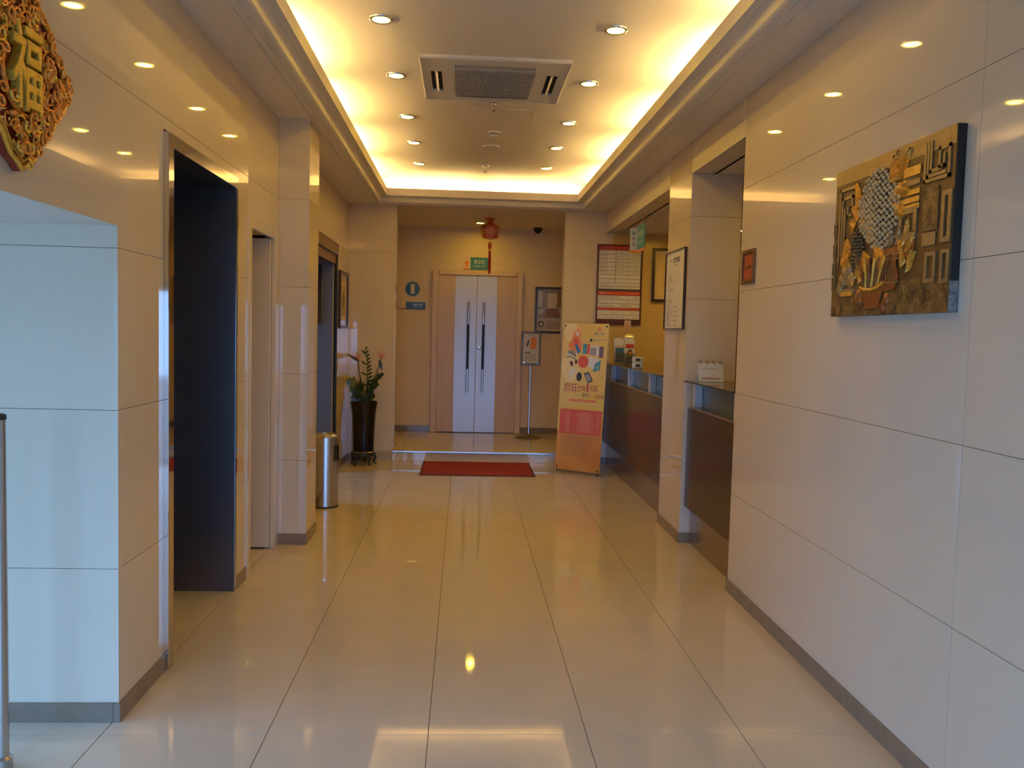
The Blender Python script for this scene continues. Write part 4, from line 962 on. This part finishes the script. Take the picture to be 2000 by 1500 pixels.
for a in ((.52, .80, 62, .12, .026), (.555, .79, 90, .10, .024), (.585, .80, 50, .13, .024), (.53, .70, 20, .11, .032), (.60, .76, -20, .08, .026), (.56, .66, -30, .10, .03), (.24, .70, 100, .11, .024), (.25, .62, 130, .09, .028), (.22, .58, 150, .06, .03), (.28, .58, 60, .10, .03), (.33, .57, 30, .08, .028), (.18, .40, 200, .09, .045), (.14, .36, 90, .10, .035), (.36, .46, 80, .13, .045), (.33, .42, -100, .10, .045), (.42, .44, -60, .12, .035), (.46, .40, -75, .10, .03), (.66, .40, 75, .10, .018), (.68, .36, 50, .09, .018), (.65, .34, 110, .09, .018), (.69, .30, 30, .07, .018), (.66, .27, 100, .09, .02), (.70, .24, 70, .09, .018), (.27, .30, 110, .08, .018), (.25, .24, 80, .09, .018), (.29, .20, 100, .09, .018), (.23, .20, 130, .07, .016)): leaf2d(a[0], a[1], a[2], a[3]*1.05, a[4]*1.2, 'artgold')
def cluster(cx, cy, rx, ry, ang, r, m):
    mb = MB(TF); c, s2 = math.cos(R(ang)), math.sin(R(ang)); row = 0; y = -ry
    while y <= ry:
        x = -rx+(row % 2)*r
        while x <= rx:
            if (x/rx)**2+(y/ry)**2 < 1:
                jx, jy = x+random.uniform(-.25, .25)*r, y+random.uniform(-.25, .25)*r
                dm = 1-((x/rx)**2+(y/ry)**2)
                mb.ball((cx*AW+jx*c-jy*s2, cy*AH+jx*s2+jy*c, .002+.010*dm), r*random.uniform(.78, .95), r*random.uniform(.70, .86), .008, 7, 4)
            x += 2*r
        y += 1.7*r; row += 1
    o = mb.build('flower_cluster', m, t, smooth=True); o['kind'] = 'stuff'
cluster(.435, .665, .165, .150, -38, .0118, 'pebble'); cluster(.255, .43, .058, .090, 0, .0085, 'pebbled')
def ring(x0r, y0r, x1r, y1r, th, m='tanb', d=.005):
    a, bq = P(x0r, y0r); c, e = P(x1r, y1r)
    mb = MB(TF); mb.box(a, c, bq, bq+th, 0, d); mb.box(a, c, e-th, e, 0, d); mb.box(a, a+th, bq+th, e-th, 0, d); mb.box(c-th, c, bq+th, e-th, 0, d); mb.build('square_fret', m, t)
def bar(x0r, y0r, x1r, y1r, m, d=.004, name='bar'): a, bq = P(x0r, y0r); c, e = P(x1r, y1r); MB(TF).box(a, c, bq, e, 0, d).build(name, m, t, bevel=.001)
for y, m in ((.80, 'gold'), (.745, 'tanb'), (.69, 'gold'), (.645, 'gold'), (.605, 'gold')): bar(.635, y, .765, y+(.055 if y > .7 and m == 'gold' else .032), m)
ring(.615, .44, .755, .62, .022); ring(.83, .17, .905, .34, .014); ring(.93, .38, .995, .66, .018); ring(.94, .16, .995, .34, .012)
bar(.80, .46, .905, .70, 'speck', name='square_plate'); bar(.80, .375, .895, .45, 'tanb', name='square_plate'); bar(.63, .33, .745, .43, 'brick', name='square_plate')
for y in (.55, .41, .28, .18): ring(.0, y, .028, y+.10, .006)
def key(xs, m='tanb'):
    mb = MB(TF)
    for a, bq in zip(xs[:-1], xs[1:]):
        (p, q), (r2, s2) = P(*a), P(*bq); h = .006
        mb.box(min(p, r2)-h, max(p, r2)+h, min(q, s2)-h, max(q, s2)+h, 0, .005)
    mb.build('key_fret', m, t)
key([(.06, .36), (.06, .86), (.20, .86)]); key([(.085, .42), (.085, .80), (.185, .80), (.185, .68), (.14, .68), (.14, .73)]); key([(.11, .40), (.11, .72)])
key([(.80, .95), (.80, .74), (.965, .74), (.965, .90), (.90, .90), (.90, .80), (.93, .80), (.93, .86)]); key([(.82, .95), (.82, .765), (.94, .765)]); key([(.84, .95), (.84, .79), (.91, .79)])
# vase, bowl and stems
def poly(pts, m, d, name): MB(TF).prism([P(*q) for q in pts], 0, d).build(name, m, t, bevel=.001)
poly([(.50, .40), (.645, .41), (.63, .36), (.61, .32), (.635, .22), (.61, .15), (.52, .14), (.51, .22), (.53, .32), (.515, .36)], 'brick', .006, 'vase')
for q in ((.36, .60), (.33, .62), (.19, .56)): bar(.51+(.02 if q[0] < .3 else 0), q[0], .635, q[0]+.008, 'tanb', .008, 'vase_band')
for i in range(4):
    a = .545+i*.022; MB(TF).tube([P(a, .30)+(.008,), P(a-.01, .24)+(.009,), P(a+.012, .18)+(.008,)], .0015, 5).build('vase_line', 'tanb', t)
poly([(.315, .175), (.525, .195), (.52, .165), (.49, .07), (.50, .045), (.35, .04), (.36, .07), (.325, .14)], 'brick', .009, 'bowl')
MB(TF).tube([P(.315, .185)+(.01,), P(.36, .165)+(.011,), P(.42, .16)+(.012,), P(.48, .172)+(.011,), P(.525, .20)+(.01,)], .006, 8).build('bowl_rim', 'gold', t, smooth=True)
for i in range(7):
    a = .335+i*.026; MB(TF).tube([P(a, .17)+(.006,), P(a+.015+.006*(i-3), .26)+(.009,), P(a+.02+.02*(i-3), .36)+(.007,)], .0065, 7).build('stalk', 'gold' if i % 2 else 'brick', t, smooth=True)
for q in ((.56, .44, .03), (.59, .46, .028), (.62, .44, .03), (.54, .42, .025), (.60, .42, .028)): leaf2d(q[0], q[1], random.uniform(20, 150), .05, .016, 'tanb')
for i, (a, bq, r2) in enumerate(((.11, .24, .035), (.16, .27, .04), (.20, .24, .035), (.13, .30, .03), (.18, .31, .03), (.09, .19, .03), (.29, .13, .03), (.27, .10, .025), (.31, .09, .022), (.54, .09, .03), (.52, .05, .025))):
    MB(TF).ball(P(a, bq)+(.0,), r2*.75, r2, .012, 10, 6).build('fruit', 'tanb' if i < 6 else 'brick', t, smooth=True)
bar(.10, .135, .22, .165, 'gold', .005, 'tray'); bar(.08, .16, .24, .185, 'tanb', .004, 'tray')
